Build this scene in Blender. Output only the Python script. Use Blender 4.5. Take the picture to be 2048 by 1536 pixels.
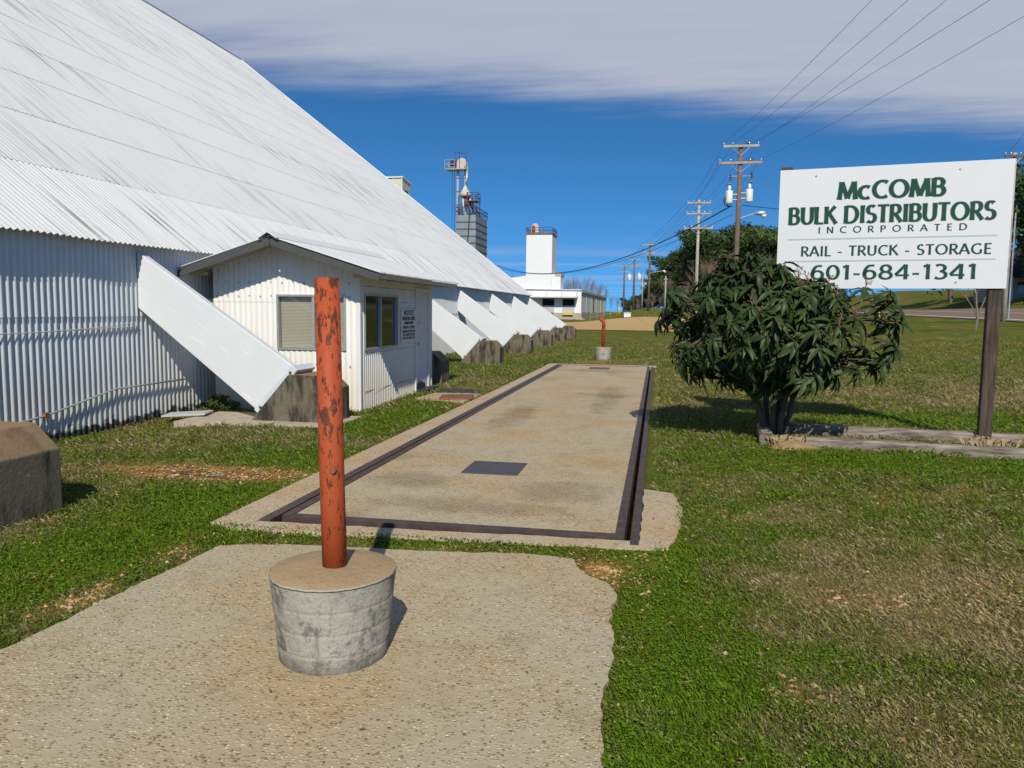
import bpy, math, random
import numpy as np
from mathutils import Matrix, Vector
for o in list(bpy.data.objects): bpy.data.objects.remove(o)
S = bpy.context.scene; COL = S.collection
R = math.radians
random.seed(7); RNG = np.random.default_rng(7)

# ------------------------------------------------------------------ camera, sky, sun, exposure
CAM_H = 1.7
cam_d = bpy.data.cameras.new('camera'); cam = bpy.data.objects.new('camera', cam_d); COL.objects.link(cam)
yaw, pitch, roll = R(10.634), R(5.454), R(0.6)
fw = Vector((-math.sin(yaw)*math.cos(pitch), math.cos(yaw)*math.cos(pitch), -math.sin(pitch)))
r0 = Vector((math.cos(yaw), math.sin(yaw), 0)); u0 = r0.cross(fw)
rr = r0*math.cos(roll)+u0*math.sin(roll); uu = u0*math.cos(roll)-r0*math.sin(roll)
cam.matrix_world = Matrix(((rr.x, uu.x, -fw.x, 0), (rr.y, uu.y, -fw.y, 0), (rr.z, uu.z, -fw.z, CAM_H), (0, 0, 0, 1)))
cam_d.sensor_fit = 'HORIZONTAL'; cam_d.sensor_width = 36.0; cam_d.lens = 36.0*1540/2048
cam_d.clip_start = 0.05; cam_d.clip_end = 12000
S.camera = cam

SUN_EL = R(39.8); SUN_AZ = math.atan2(0.225, -1.0)      # towards the sun: behind the camera, a little to the right
W = bpy.data.worlds.new('World'); S.world = W; W.use_nodes = True
def world_nodes():
    nt = W.node_tree; nt.nodes.clear(); N = nt.nodes.new; L = nt.links.new
    out = N('ShaderNodeOutputWorld'); bg = N('ShaderNodeBackground'); bg.inputs['Strength'].default_value = 0.09
    sky = N('ShaderNodeTexSky'); sky.sky_type = 'NISHITA'; sky.sun_disc = False
    sky.sun_elevation = SUN_EL; sky.sun_rotation = SUN_AZ; sky.air_density = 1.0; sky.dust_density = 0.25; sky.ozone_density = 2.6; sky.altitude = 100
    tc = N('ShaderNodeTexCoord')
    lift = N('ShaderNodeVectorMath'); lift.operation = 'MULTIPLY_ADD'; L(tc.outputs['Generated'], lift.inputs[0]); lift.inputs[1].default_value = (1, 1, 1.0); lift.inputs[2].default_value = (0, 0, SKY_LIFT)
    nrm = N('ShaderNodeVectorMath'); nrm.operation = 'NORMALIZE'; L(lift.outputs[0], nrm.inputs[0]); L(nrm.outputs[0], sky.inputs['Vector'])
    gam = N('ShaderNodeGamma'); L(sky.outputs[0], gam.inputs['Color']); gam.inputs['Gamma'].default_value = SKY_GAMMA
    sca = N('ShaderNodeVectorMath'); sca.operation = 'MULTIPLY'; L(gam.outputs[0], sca.inputs[0]); sca.inputs[1].default_value = SKY_TINT
    sep = N('ShaderNodeSeparateXYZ'); L(tc.outputs['Generated'], sep.inputs[0])
    def m(op, a, b=None, clamp=False):
        n = N('ShaderNodeMath'); n.operation = op; n.use_clamp = clamp
        for i, v in enumerate((a, b)):
            if v is None: continue
            if isinstance(v, (int, float)): n.inputs[i].default_value = v
            else: L(v, n.inputs[i])
        return n.outputs[0]
    z = m('MAXIMUM', sep.outputs[2], 0.02)
    px = m('DIVIDE', sep.outputs[0], z); py = m('DIVIDE', sep.outputs[1], z)      # point where the view ray meets a flat cloud deck
    cmb = N('ShaderNodeCombineXYZ'); L(px, cmb.inputs[0]); L(py, cmb.inputs[1])
    no = N('ShaderNodeTexNoise'); no.inputs['Scale'].default_value = 0.55; no.inputs['Detail'].default_value = 6; no.inputs['Roughness'].default_value = 0.5; L(cmb.outputs[0], no.inputs['Vector'])
    # deck edge: a line on the cloud plane, cloud on the near side of it
    edge = m('ADD', m('MULTIPLY', px, CLOUD_A), m('MULTIPLY', py, CLOUD_B))
    cw = N('ShaderNodeCombineXYZ'); L(m('MULTIPLY', m('ADD', px, m('MULTIPLY', py, 0.42)), 0.8), cw.inputs[0]); L(m('MULTIPLY', py, 3.2), cw.inputs[1])
    now = N('ShaderNodeTexNoise'); now.inputs['Scale'].default_value = 1.0; now.inputs['Detail'].default_value = 8; now.inputs['Roughness'].default_value = 0.62; L(cw.outputs[0], now.inputs['Vector'])
    wob = m('ADD', m('MULTIPLY', m('SUBTRACT', no.outputs['Fac'], 0.5), 0.9), m('MULTIPLY', m('SUBTRACT', now.outputs['Fac'], 0.5), 0.9))
    d = m('ADD', m('SUBTRACT', CLOUD_C, edge), wob)
    mr = N('ShaderNodeMapRange'); mr.interpolation_type = 'SMOOTHERSTEP'; L(d, mr.inputs[0]); mr.inputs[1].default_value = -0.15; mr.inputs[2].default_value = 1.0
    no2 = N('ShaderNodeTexNoise'); no2.inputs['Scale'].default_value = 0.35; no2.inputs['Detail'].default_value = 5; L(cmb.outputs[0], no2.inputs['Vector'])
    thick = m('ADD', 0.60, m('ADD', m('MULTIPLY', no2.outputs['Fac'], 0.28), m('MULTIPLY', now.outputs['Fac'], 0.26)), True)
    clr = N('ShaderNodeMapRange'); clr.interpolation_type = 'SMOOTHSTEP'; L(edge, clr.inputs[0]); clr.inputs[1].default_value = -0.3; clr.inputs[2].default_value = 1.4      # deck thinned out of view to cut sky fill; sun side taken as clear
    fac = m('MULTIPLY', m('MULTIPLY', mr.outputs[0], thick), clr.outputs[0])
    # thin streaks of far cloud low above the horizon
    cm2 = N('ShaderNodeCombineXYZ'); L(m('MULTIPLY', px, 0.10), cm2.inputs[0]); L(m('MULTIPLY', py, 0.28), cm2.inputs[1])
    no3 = N('ShaderNodeTexNoise'); no3.inputs['Scale'].default_value = 1.0; no3.inputs['Detail'].default_value = 5; L(cm2.outputs[0], no3.inputs['Vector'])
    ms = N('ShaderNodeMapRange'); ms.interpolation_type = 'SMOOTHSTEP'; L(no3.outputs['Fac'], ms.inputs[0]); ms.inputs[1].default_value = 0.42; ms.inputs[2].default_value = 0.72; ms.inputs[4].default_value = 0.42
    lo = N('ShaderNodeMapRange'); L(sep.outputs[2], lo.inputs[0]); lo.inputs[1].default_value = 0.13; lo.inputs[2].default_value = 0.05
    fac2 = m('MULTIPLY', ms.outputs[0], lo.outputs[0])
    f = m('MAXIMUM', fac, fac2)
    mix = N('ShaderNodeMix'); mix.data_type = 'RGBA'; L(f, mix.inputs[0]); L(sca.outputs[0], mix.inputs[6]); mix.inputs[7].default_value = CLOUD_COL
    L(mix.outputs[2], bg.inputs['Color']); L(bg.outputs[0], out.inputs['Surface'])
SKY_LIFT, SKY_GAMMA, SKY_TINT = 0.22, 1.5, (0.30, 0.60, 0.64)
CLOUD_COL = (5.6, 5.9, 6.9, 1)
CLOUD_A, CLOUD_B, CLOUD_C = -0.385, 0.923, 3.92
world_nodes()
sd = bpy.data.lights.new('sun', 'SUN'); sd.energy = 5.0; sd.angle = R(0.53); sd.color = (1.0, 0.925, 0.79)
sun = bpy.data.objects.new('sun', sd); COL.objects.link(sun)
sv = Vector((math.sin(SUN_AZ)*math.cos(SUN_EL), math.cos(SUN_AZ)*math.cos(SUN_EL), math.sin(SUN_EL)))
sun.rotation_euler = sv.to_track_quat('Z', 'Y').to_euler()
V = S.view_settings; V.view_transform = 'Standard'; V.look = 'None'; V.exposure = 0.0; V.gamma = 1.0; V.use_curve_mapping = False
S.render.engine = 'CYCLES'

# ------------------------------------------------------------------ helpers
def ss(a, b, x):
    t = np.clip((np.asarray(x, float)-a)/(b-a), 0, 1); return t*t*(3-2*t)
def _hash(ix, iy, s):
    h = (ix.astype(np.int64)*374761393 + iy.astype(np.int64)*668265263 + s*2147483647) & 0xffffffff
    h = ((h ^ (h >> 13))*1274126177) & 0xffffffff
    return ((h ^ (h >> 16)) & 0xffff)/65535.0
def vnoise(x, y, s=0):
    x = np.asarray(x, float); y = np.asarray(y, float)
    ix = np.floor(x); iy = np.floor(y); fx = x-ix; fy = y-iy; fx = fx*fx*(3-2*fx); fy = fy*fy*(3-2*fy)
    a = _hash(ix, iy, s); b = _hash(ix+1, iy, s); c = _hash(ix, iy+1, s); d = _hash(ix+1, iy+1, s)
    return (a*(1-fx)+b*fx)*(1-fy)+(c*(1-fx)+d*fx)*fy
def fbm(x, y, s=0, n=4):
    r = 0; a = 0.5; t = 0
    for i in range(n): r = r+a*vnoise(x*2**i+17.3*i, y*2**i-9.1*i, s+i); t += a; a *= 0.5
    return r/t

class MB:
    def __init__(s): s.v = []; s.f = []; s.uv = None
    def add(s, vs, fs):
        k = len(s.v); s.v += [tuple(map(float, p)) for p in vs]; s.f += [tuple(i+k for i in q) for q in fs]; return s
    def box(s, x0, x1, y0, y1, z0, z1):
        return s.add([(x0,y0,z0),(x1,y0,z0),(x1,y1,z0),(x0,y1,z0),(x0,y0,z1),(x1,y0,z1),(x1,y1,z1),(x0,y1,z1)],
                     [(0,3,2,1),(4,5,6,7),(0,1,5,4),(1,2,6,5),(2,3,7,6),(3,0,4,7)])
    def obox(s, c, ax, ay, az):     # oriented box: centre and half axes
        c, ax, ay, az = map(Vector, (c, ax, ay, az))
        vs = [c+ax*i+ay*j+az*k for k in (-1,1) for j in (-1,1) for i in (-1,1)]
        return s.add(vs, [(0,2,3,1),(4,5,7,6),(0,1,5,4),(1,3,7,5),(3,2,6,7),(2,0,4,6)])
    def prism(s, poly, a0, a1, axis='y'):   # polygon in the other two axes, extruded along axis
        n = len(poly)
        def P(p, a): return (p[0], a, p[1]) if axis == 'y' else ((a, p[0], p[1]) if axis == 'x' else (p[0], p[1], a))
        vs = [P(p, a0) for p in poly]+[P(p, a1) for p in poly]
        return s.add(vs, [tuple(range(n)), tuple(range(2*n-1, n-1, -1))]+[(i, i+n, (i+1) % n+n, (i+1) % n) for i in range(n)])
    def tube(s, pts, rad, n=8, cap=True):
        pts = [Vector(p) for p in pts]; rad = [rad]*len(pts) if isinstance(rad, (int, float)) else rad
        k = len(s.v); prev = None
        for i, p in enumerate(pts):
            t = (pts[min(i+1, len(pts)-1)]-pts[max(i-1, 0)])
            t = t.normalized() if t.length > 1e-9 else Vector((0,0,1))
            if prev is None:
                a = t.cross(Vector((0,0,1)) if abs(t.z) < 0.9 else Vector((1,0,0))).normalized()
            else:
                a = prev-t*prev.dot(t); a = a.normalized() if a.length > 1e-6 else t.orthogonal().normalized()
            prev = a; b = t.cross(a)
            for j in range(n):
                q = p+(a*math.cos(2*math.pi*j/n)+b*math.sin(2*math.pi*j/n))*rad[i]; s.v.append(tuple(q))
        for i in range(len(pts)-1):
            for j in range(n):
                a0 = k+i*n+j; a1 = k+i*n+(j+1) % n; s.f.append((a0, a1, a1+n, a0+n))
        if cap:
            s.f.append(tuple(k+j for j in reversed(range(n)))); s.f.append(tuple(k+(len(pts)-1)*n+j for j in range(n)))
        return s
    def lathe(s, prof, c=(0,0), n=40, wob=None):
        k = len(s.v)
        for r, z in prof:
            for j in range(n):
                a = 2*math.pi*j/n; q = r*(1+(wob(a, z) if wob else 0)); s.v.append((c[0]+q*math.cos(a), c[1]+q*math.sin(a), z))
        for i in range(len(prof)-1):
            for j in range(n):
                a0 = k+i*n+j; a1 = k+i*n+(j+1) % n; s.f.append((a0, a1, a1+n, a0+n))
        s.f.append(tuple(k+j for j in reversed(range(n)))); s.f.append(tuple(k+(len(prof)-1)*n+j for j in range(n)))
        return s
    def corr(s, O, U, Vv, Nn, ul, v0, v1, pitch=0.107, amp=0.014, seg=8, vn=1, uo=0.0):
        # corrugated sheet: O + u*U + v*V + N*sin; v0,v1 numbers or functions of u
        O, U, Vv, Nn = (np.array(q, float) for q in (O, U, Vv, Nn))
        n = max(2, int(round(ul/pitch*seg))+1); us = np.linspace(0, ul, n)
        f0 = v0 if callable(v0) else (lambda u: v0); f1 = v1 if callable(v1) else (lambda u: v1)
        k = len(s.v); uvs = []
        for i in range(vn+1):
            for u in us:
                v = f0(u)+(f1(u)-f0(u))*i/vn
                p = O+U*u+Vv*v+Nn*(amp*math.sin(2*math.pi*(u+uo)/pitch)); s.v.append(tuple(p)); uvs.append((u+uo, v, v-f0(u)))
        for i in range(vn):
            for j in range(n-1): s.f.append((k+i*n+j, k+i*n+j+1, k+(i+1)*n+j+1, k+(i+1)*n+j))
        if s.uv is None: s.uv = []
        s.uv += uvs
        return s
    def build(s, name, mat, parent=None, smooth=False, bevel=0, keep=False):
        me = bpy.data.meshes.new(name)
        org = (0,0,0)
        if parent is not None and not keep: org = parent.get('_org', (0,0,0))
        vs = [(x-org[0], y-org[1], z-org[2]) for x, y, z in s.v] if any(org) else s.v
        me.from_pydata(vs, [], s.f); me.update()
        if s.uv and len(s.uv) == len(s.v):
            at = me.attributes.new('puv', 'FLOAT_VECTOR', 'POINT'); at.data.foreach_set('vector', np.array(s.uv, np.float32).ravel())
        if smooth: me.polygons.foreach_set('use_smooth', [True]*len(me.polygons))
        me.materials.append(mat)
        o = bpy.data.objects.new(name, me); COL.objects.link(o)
        if parent is not None: o.parent = parent; o['_org'] = list(org)
        if bevel:
            b = o.modifiers.new('bevel', 'BEVEL'); b.width = bevel; b.segments = 2; b.limit_method = 'ANGLE'
        return o
def tag(o, label=None, cat=None, group=None, kind=None):
    if label: o['label'] = label
    if cat: o['category'] = cat
    if group: o['group'] = group
    if kind: o['kind'] = kind
    return o
def thing(name, loc, label, cat, group=None):
    e = bpy.data.objects.new(name, None); COL.objects.link(e); e.location = loc; e['_org'] = list(loc); e.empty_display_size = 0.1
    return tag(e, label, cat, group)
def copy_tree(o, parent=None):
    c = o.copy(); COL.objects.link(c); c.parent = parent
    for ch in o.children: copy_tree(ch, c)
    return c

# ------------------------------------------------------------------ materials
class NT:
    def __init__(s, name, rough=0.6, spec=0.3, metal=0.0):
        s.m = bpy.data.materials.new(name); s.m.use_nodes = True; s.nt = s.m.node_tree
        s.b = s.nt.nodes['Principled BSDF']; s.b.inputs['Roughness'].default_value = rough
        s.b.inputs['Specular IOR Level'].default_value = spec; s.b.inputs['Metallic'].default_value = metal
        s.tc = s.N('ShaderNodeTexCoord')
    def N(s, t): return s.nt.nodes.new(t)
    def L(s, a, b): s.nt.links.new(a, b)
    def setv(s, sock, v):
        if isinstance(v, bpy.types.NodeSocket): s.L(v, sock)
        elif isinstance(v, (tuple, list)) and len(v) == 3 and sock.type == 'RGBA': sock.default_value = (*v, 1)
        else: sock.default_value = v
    def math(s, op, a, b=0.0, clamp=False):
        n = s.N('ShaderNodeMath'); n.operation = op; n.use_clamp = clamp; s.setv(n.inputs[0], a); s.setv(n.inputs[1], b); return n.outputs[0]
    def pos(s, scale=(1,1,1), attr=None, geo=False):
        if attr: a = s.N('ShaderNodeAttribute'); a.attribute_name = attr; src = a.outputs['Vector']
        elif geo: src = s.N('ShaderNodeNewGeometry').outputs['Position']
        else: src = s.tc.outputs['Object']
        mp = s.N('ShaderNodeMapping'); mp.inputs['Scale'].default_value = scale; s.L(src, mp.inputs[0]); return mp.outputs[0]
    def noise(s, scale, detail=4, rough=0.55, vec=None, dist=0.0):
        n = s.N('ShaderNodeTexNoise'); n.inputs['Scale'].default_value = scale; n.inputs['Detail'].default_value = detail
        n.inputs['Roughness'].default_value = rough; n.inputs['Distortion'].default_value = dist; s.L(vec if vec is not None else s.pos(), n.inputs['Vector']); return n.outputs['Fac']
    def voro(s, scale, vec=None, out='Color', feature='F1', rnd=1.0):
        n = s.N('ShaderNodeTexVoronoi'); n.feature = feature; n.inputs['Scale'].default_value = scale; n.inputs['Randomness'].default_value = rnd
        s.L(vec if vec is not None else s.pos(), n.inputs['Vector']); return n.outputs[out]
    def ramp(s, fac, stops, interp='LINEAR'):
        n = s.N('ShaderNodeValToRGB'); s.L(fac, n.inputs[0]); cr = n.color_ramp; cr.interpolation = interp
        while len(cr.elements) < len(stops): cr.elements.new(0.5)
        for e, (p, c) in zip(cr.elements, stops):
            e.position = p; e.color = (*c, 1) if isinstance(c, tuple) else (c, c, c, 1)
        return n.outputs[0]
    def mix(s, fac, a, b, mode='MIX'):
        n = s.N('ShaderNodeMix'); n.data_type = 'RGBA'; n.blend_type = mode; s.setv(n.inputs[0], fac); s.setv(n.inputs[6], a); s.setv(n.inputs[7], b); return n.outputs[2]
    def mask(s, fac, a, b):
        n = s.N('ShaderNodeMapRange'); n.interpolation_type = 'SMOOTHSTEP'; s.L(fac, n.inputs[0]); n.inputs[1].default_value = a; n.inputs[2].default_value = b; return n.outputs[0]
    def sep(s, vec):
        n = s.N('ShaderNodeSeparateXYZ'); s.L(vec, n.inputs[0]); return n.outputs
    def color(s, c): s.setv(s.b.inputs['Base Color'], c); return s
    def bump(s, h, strength=0.4, dist=0.01):
        n = s.N('ShaderNodeBump'); n.inputs['Strength'].default_value = strength; n.inputs['Distance'].default_value = dist; s.L(h, n.inputs['Height']); s.L(n.outputs[0], s.b.inputs['Normal']); return s
M = {}
def plain(name, col, rough=0.6, var=0.12, scale=6.0, spec=0.3, metal=0.0, bump=0.0):
    t = NT(name, rough, spec, metal); f = t.noise(scale, 5)
    lo = tuple(max(0, c*(1-2*var)) for c in col); hi = tuple(min(1, c*(1+2*var)) for c in col)
    t.color(t.mix(f, lo, hi))
    if bump: t.bump(t.noise(scale*8, 4), bump, 0.01)
    M[name] = t.m; return t
# white painted roof sheets: dark run-off streaks along the fall, grime at the laps
def roof_mat(name, streak=1.0, lap=True):
    t = NT(name, 0.55, 0.25)
    a = t.pos((9.0, 0.22, 0), attr='puv'); f1 = t.noise(1.0, 6, 0.6, a)
    b = t.pos((28.0, 0.5, 0), attr='puv'); f2 = t.noise(1.0, 4, 0.6, b)
    patch = t.noise(0.22, 3, 0.5, t.pos((1,1,1), attr='puv'))
    uv = t.sep(t.pos((1,1,1), attr='puv'))
    amt = t.math('MULTIPLY', t.mask(patch, 0.40, 0.66), streak)
    st = t.math('MULTIPLY', t.mask(t.math('ADD', t.math('MULTIPLY', f1, 0.6), t.math('MULTIPLY', f2, 0.4)), 0.50, 0.64), amt)
    low = t.math('SUBTRACT', 1.0, t.mask(uv[1], 0.0, 2.6))         # more grime over the lowest courses
    st = t.math('ADD', st, t.math('MULTIPLY', t.mask(t.math('ADD', t.math('MULTIPLY', f1, 0.55), t.math('MULTIPLY', f2, 0.45)), 0.50, 0.64), t.math('MULTIPLY', low, 0.85*streak)), True)
    base = t.mix(t.noise(1.2, 3, 0.5, t.pos((3,0.6,1), attr='puv')), (0.50, 0.51, 0.515), (0.58, 0.585, 0.58))
    c = t.mix(t.math('MULTIPLY', st, 0.82), base, (0.10, 0.10, 0.095))
    if lap:
        ln = t.math('SUBTRACT', 1.0, t.mask(uv[2], 0.008, 0.035)); br = t.mask(t.noise(6.0, 3, 0.6, t.pos((1,1,0), attr='puv')), 0.42, 0.6)
        c = t.mix(t.math('MULTIPLY', t.math('MULTIPLY', ln, br), 0.30), c, (0.12, 0.12, 0.12))
    t.color(c); t.bump(t.noise(40, 3, 0.6), 0.1, 0.004); M[name] = t.m
roof_mat('roof_white'); roof_mat('hut_roof', 0.45)
def wall_mat(name, c0, c1, dirt, black=True):
    t = NT(name, 0.6, 0.2)
    uv = t.sep(t.pos((1,1,1), attr='puv')); n1 = t.noise(1.0, 5, 0.6, t.pos((14, 0.7, 0), attr='puv'))
    c = t.mix(t.noise(0.9, 4), c0, c1)
    c = t.mix(t.math('MULTIPLY', t.mask(n1, 0.5, 0.75), 0.35), c, dirt)
    lowd = t.math('SUBTRACT', 1.0, t.mask(uv[1], 0.05, 1.3)); c = t.mix(t.math('MULTIPLY', lowd, 0.45), c, dirt)
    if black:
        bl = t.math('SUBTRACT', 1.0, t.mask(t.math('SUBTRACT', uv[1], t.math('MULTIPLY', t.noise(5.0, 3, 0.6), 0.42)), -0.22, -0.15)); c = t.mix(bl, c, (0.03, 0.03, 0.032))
    t.color(c); M[name] = t.m
wall_mat('wall_sheet', (0.52,0.545,0.575), (0.60,0.62,0.635), (0.40,0.37,0.30))
wall_mat('hut_sheet', (0.66,0.65,0.625), (0.73,0.72,0.70), (0.52,0.42,0.28), False)
def buttress_mat():
    t = NT('buttress_white', 0.5, 0.3)
    v = t.pos((1,1,1), attr='puv'); n1 = t.noise(1.0, 4, 0.6, t.pos((1.6, 26, 8), attr='puv'))
    c = t.mix(t.noise(1.5, 4, 0.5, v), (0.54,0.56,0.585), (0.62,0.63,0.64))
    c = t.mix(t.mask(n1, 0.62, 0.72), c, (0.74,0.74,0.74)); c = t.mix(t.math('MULTIPLY', t.mask(t.noise(1.0, 3, 0.6, t.pos((1.2, 40, 8), attr='puv')), 0.66, 0.74), 0.5), c, (0.45,0.46,0.47))
    t.color(c); t.bump(n1, 0.25, 0.01); M['buttress_white'] = t.m
buttress_mat()
plain('white_trim', (0.60,0.605,0.61), 0.5, 0.05); plain('end_plate', (0.50,0.54,0.58), 0.45, 0.06); plain('door_white', (0.56,0.58,0.61), 0.5, 0.04)
plain('shade_fascia', (0.06,0.062,0.062), 0.6, 0.15); plain('aluminium', (0.45,0.46,0.47), 0.35, 0.08, metal=0.6); plain('shade_black', (0.012,0.012,0.012), 0.9, 0.1)  # fascia colour darkened as shade; the near-black paints the shade of hollows
plain('bolt', (0.10,0.09,0.085), 0.5, 0.2, metal=0.5); plain('blind', (0.80,0.72,0.58), 0.6, 0.04); plain('soffit', (0.50,0.42,0.30), 0.8, 0.15)
def concrete(name, c0, c1, stain, amt=0.6, rough=0.85):
    t = NT(name, rough, 0.15)
    c = t.mix(t.noise(3.0, 6, 0.6), c0, c1); s1 = t.mask(t.noise(1.0, 6, 0.65, t.pos((5,5,1.3))), 0.44, 0.62)
    c = t.mix(t.math('MULTIPLY', s1, amt), c, stain); sp = t.mask(t.noise(38, 3, 0.6), 0.66, 0.72); c = t.mix(t.math('MULTIPLY', sp, 0.5), c, (0.5,0.48,0.42))
    if name == 'block_concrete':
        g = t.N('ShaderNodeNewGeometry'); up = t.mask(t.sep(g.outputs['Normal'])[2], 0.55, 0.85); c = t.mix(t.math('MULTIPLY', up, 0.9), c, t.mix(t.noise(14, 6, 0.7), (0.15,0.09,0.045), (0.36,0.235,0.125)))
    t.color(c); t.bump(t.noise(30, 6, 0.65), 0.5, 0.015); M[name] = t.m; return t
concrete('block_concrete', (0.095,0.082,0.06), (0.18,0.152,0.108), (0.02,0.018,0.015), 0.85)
concrete('pad_concrete', (0.34,0.29,0.22), (0.46,0.40,0.31), (0.22,0.18,0.13), 0.5)
def barrel_mat():
    t = NT('barrel_concrete', 0.85, 0.15); p = t.sep(t.pos())
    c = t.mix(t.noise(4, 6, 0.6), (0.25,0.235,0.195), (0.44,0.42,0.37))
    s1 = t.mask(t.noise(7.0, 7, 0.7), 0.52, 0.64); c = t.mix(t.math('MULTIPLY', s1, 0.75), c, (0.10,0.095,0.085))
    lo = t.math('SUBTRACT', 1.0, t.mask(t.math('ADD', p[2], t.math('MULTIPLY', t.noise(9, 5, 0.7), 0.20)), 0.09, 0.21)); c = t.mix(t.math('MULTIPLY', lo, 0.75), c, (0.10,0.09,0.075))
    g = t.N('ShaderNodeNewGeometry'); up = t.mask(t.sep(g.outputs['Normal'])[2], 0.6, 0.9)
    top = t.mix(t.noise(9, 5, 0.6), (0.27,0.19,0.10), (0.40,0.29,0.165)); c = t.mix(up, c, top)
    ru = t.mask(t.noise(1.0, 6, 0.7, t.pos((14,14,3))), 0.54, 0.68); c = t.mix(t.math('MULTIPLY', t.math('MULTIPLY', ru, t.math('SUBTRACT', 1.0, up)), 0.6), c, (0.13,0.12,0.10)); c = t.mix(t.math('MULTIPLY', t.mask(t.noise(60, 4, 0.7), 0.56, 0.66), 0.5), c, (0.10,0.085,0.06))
    t.color(c); t.bump(t.noise(26, 6, 0.7), 0.8, 0.015); M['barrel_concrete'] = t.m
barrel_mat()
def red_mat():
    t = NT('red_paint', 0.6, 0.2)
    ch = t.noise(1.0, 7, 0.68, t.pos((40,40,13))); ch2 = t.noise(1.0, 6, 0.7, t.pos((60,60,22)))
    big = t.noise(1.0, 3, 0.5, t.pos((4,4,2.0)))
    k = t.mask(t.math('ADD', t.math('MULTIPLY', ch, 0.65), t.math('MULTIPLY', big, 0.4)), 0.562, 0.585)
    k = t.math('MAXIMUM', k, t.mask(ch2, 0.60, 0.62))
    pa = t.mix(t.noise(3, 4), (0.29,0.054,0.017), (0.39,0.078,0.028)); ru = t.mix(t.noise(40, 4), (0.05,0.018,0.011), (0.13,0.04,0.022))
    t.color(t.mix(k, pa, ru)); t.bump(t.math('SUBTRACT', 1.0, k), 0.5, 0.003); M['red_paint'] = t.m
red_mat()
def aggregate(name, tint=(1,1,1), dark=True, smudge=()):
    t = NT(name, 0.8, 0.2); g = t.pos(geo=True)
    wv = t.N('ShaderNodeVectorMath'); wv.operation = 'MULTIPLY_ADD'
    nz = t.N('ShaderNodeTexNoise'); nz.inputs['Scale'].default_value = 30; t.L(g, nz.inputs['Vector']); t.L(nz.outputs['Color'], wv.inputs[0]); wv.inputs[1].default_value = (0.012,)*3; t.L(g, wv.inputs[2])
    v = wv.outputs[0]
    col = t.voro(62, v); dist = t.voro(62, v, 'Distance'); hs = t.sep(col)
    peb = t.ramp(hs[0], [(0.0,(0.17,0.12,0.07)),(0.2,(0.30,0.215,0.13)),(0.5,(0.39,0.30,0.19)),(0.8,(0.46,0.375,0.26)),(1.0,(0.57,0.49,0.37))])
    pm = t.math('SUBTRACT', 1.0, t.mask(dist, 0.42, 0.58)); pr = t.mask(t.math('ADD', t.math('MULTIPLY', t.noise(1.6, 4, 0.6, g), 0.9), t.math('MULTIPLY', hs[1], 0.5)), 0.55, 0.75)
    pm = t.math('MULTIPLY', pm, pr)
    mat = t.mix(t.noise(12, 5, 0.65, g), (0.30,0.245,0.17), (0.43,0.365,0.27))
    c = t.mix(pm, mat, peb)
    big = t.noise(0.8, 4, 0.55, g); c = t.mix(t.mask(big, 0.4, 0.7), c, t.mix(1.0, c, (1.0,0.88,0.72), 'MULTIPLY'))
    if dark:
        st = t.mask(t.noise(0.55, 4, 0.6, t.pos((1,0.8,1), geo=True)), 0.56, 0.72); c = t.mix(t.math('MULTIPLY', st, 0.5), c, t.mix(1.0, c, (0.42,0.37,0.31), 'MULTIPLY'))
    for cx, cy, rx, ry in smudge:       # oily tyre smudges on the slab
        p = t.sep(g); q = t.math('ADD', t.math('POWER', t.math('DIVIDE', t.math('SUBTRACT', p[0], cx), rx), 2.0), t.math('POWER', t.math('DIVIDE', t.math('SUBTRACT', p[1], cy), ry), 2.0))
        k = t.math('MULTIPLY', t.math('SUBTRACT', 1.0, t.mask(t.math('ADD', q, t.math('MULTIPLY', t.math('SUBTRACT', t.noise(3.5, 5, 0.65, g), 0.5), 2.2)), 0.0, 1.0)), 0.4); c = t.mix(k, c, t.mix(1.0, c, (0.36,0.32,0.28), 'MULTIPLY'))
    cv = t.N('ShaderNodeVectorMath'); cv.operation = 'MULTIPLY_ADD'; cn = t.N('ShaderNodeTexNoise'); cn.inputs['Scale'].default_value = 2.5; cn.inputs['Detail'].default_value = 6; t.L(g, cn.inputs['Vector']); t.L(cn.outputs['Color'], cv.inputs[0]); cv.inputs[1].default_value = (0.5,)*3; t.L(g, cv.inputs[2])
    ck = t.math('MULTIPLY', t.math('SUBTRACT', 1.0, t.mask(t.voro(0.42, cv.outputs[0], 'Distance', 'DISTANCE_TO_EDGE'), 0.0, 0.008)), t.mask(t.noise(0.7, 2, 0.5, g), 0.48, 0.56)); c = t.mix(t.math('MULTIPLY', ck, 0.22), c, (0.07,0.055,0.04))
    c = t.mix(t.mask(t.noise(2.2, 6, 0.7, g), 0.52, 0.75), c, t.mix(1.0, c, (0.80,0.78,0.74), 'MULTIPLY'))
    c = t.mix(1.0, c, tint, 'MULTIPLY')
    t.color(c); t.bump(t.math('ADD', t.math('MULTIPLY', pm, t.math('SUBTRACT', 1.0, dist)), t.math('MULTIPLY', t.noise(90, 3, 0.6, g), 0.3)), 0.7, 0.008); M[name] = t.m
aggregate('aggregate', (1.0,1.03,0.98)); aggregate('deck_aggregate', (1.02,1.02,0.96), True, [(-2.35,7.15,0.55,0.5),(-0.85,7.0,0.6,0.55),(-1.6,6.3,1.1,0.35),(-2.2,12,0.35,2.0),(-0.9,15,0.35,3.0),(-1.5,21.8,1.3,0.7)]); aggregate('kerb_aggregate', (1.08,1.05,1.0), False)
plain('rust_steel', (0.070,0.048,0.043), 0.6, 0.35, 9, metal=0.2, bump=0.2); plain('plate_steel', (0.065,0.055,0.062), 0.5, 0.15, 5, metal=0.3)
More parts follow.
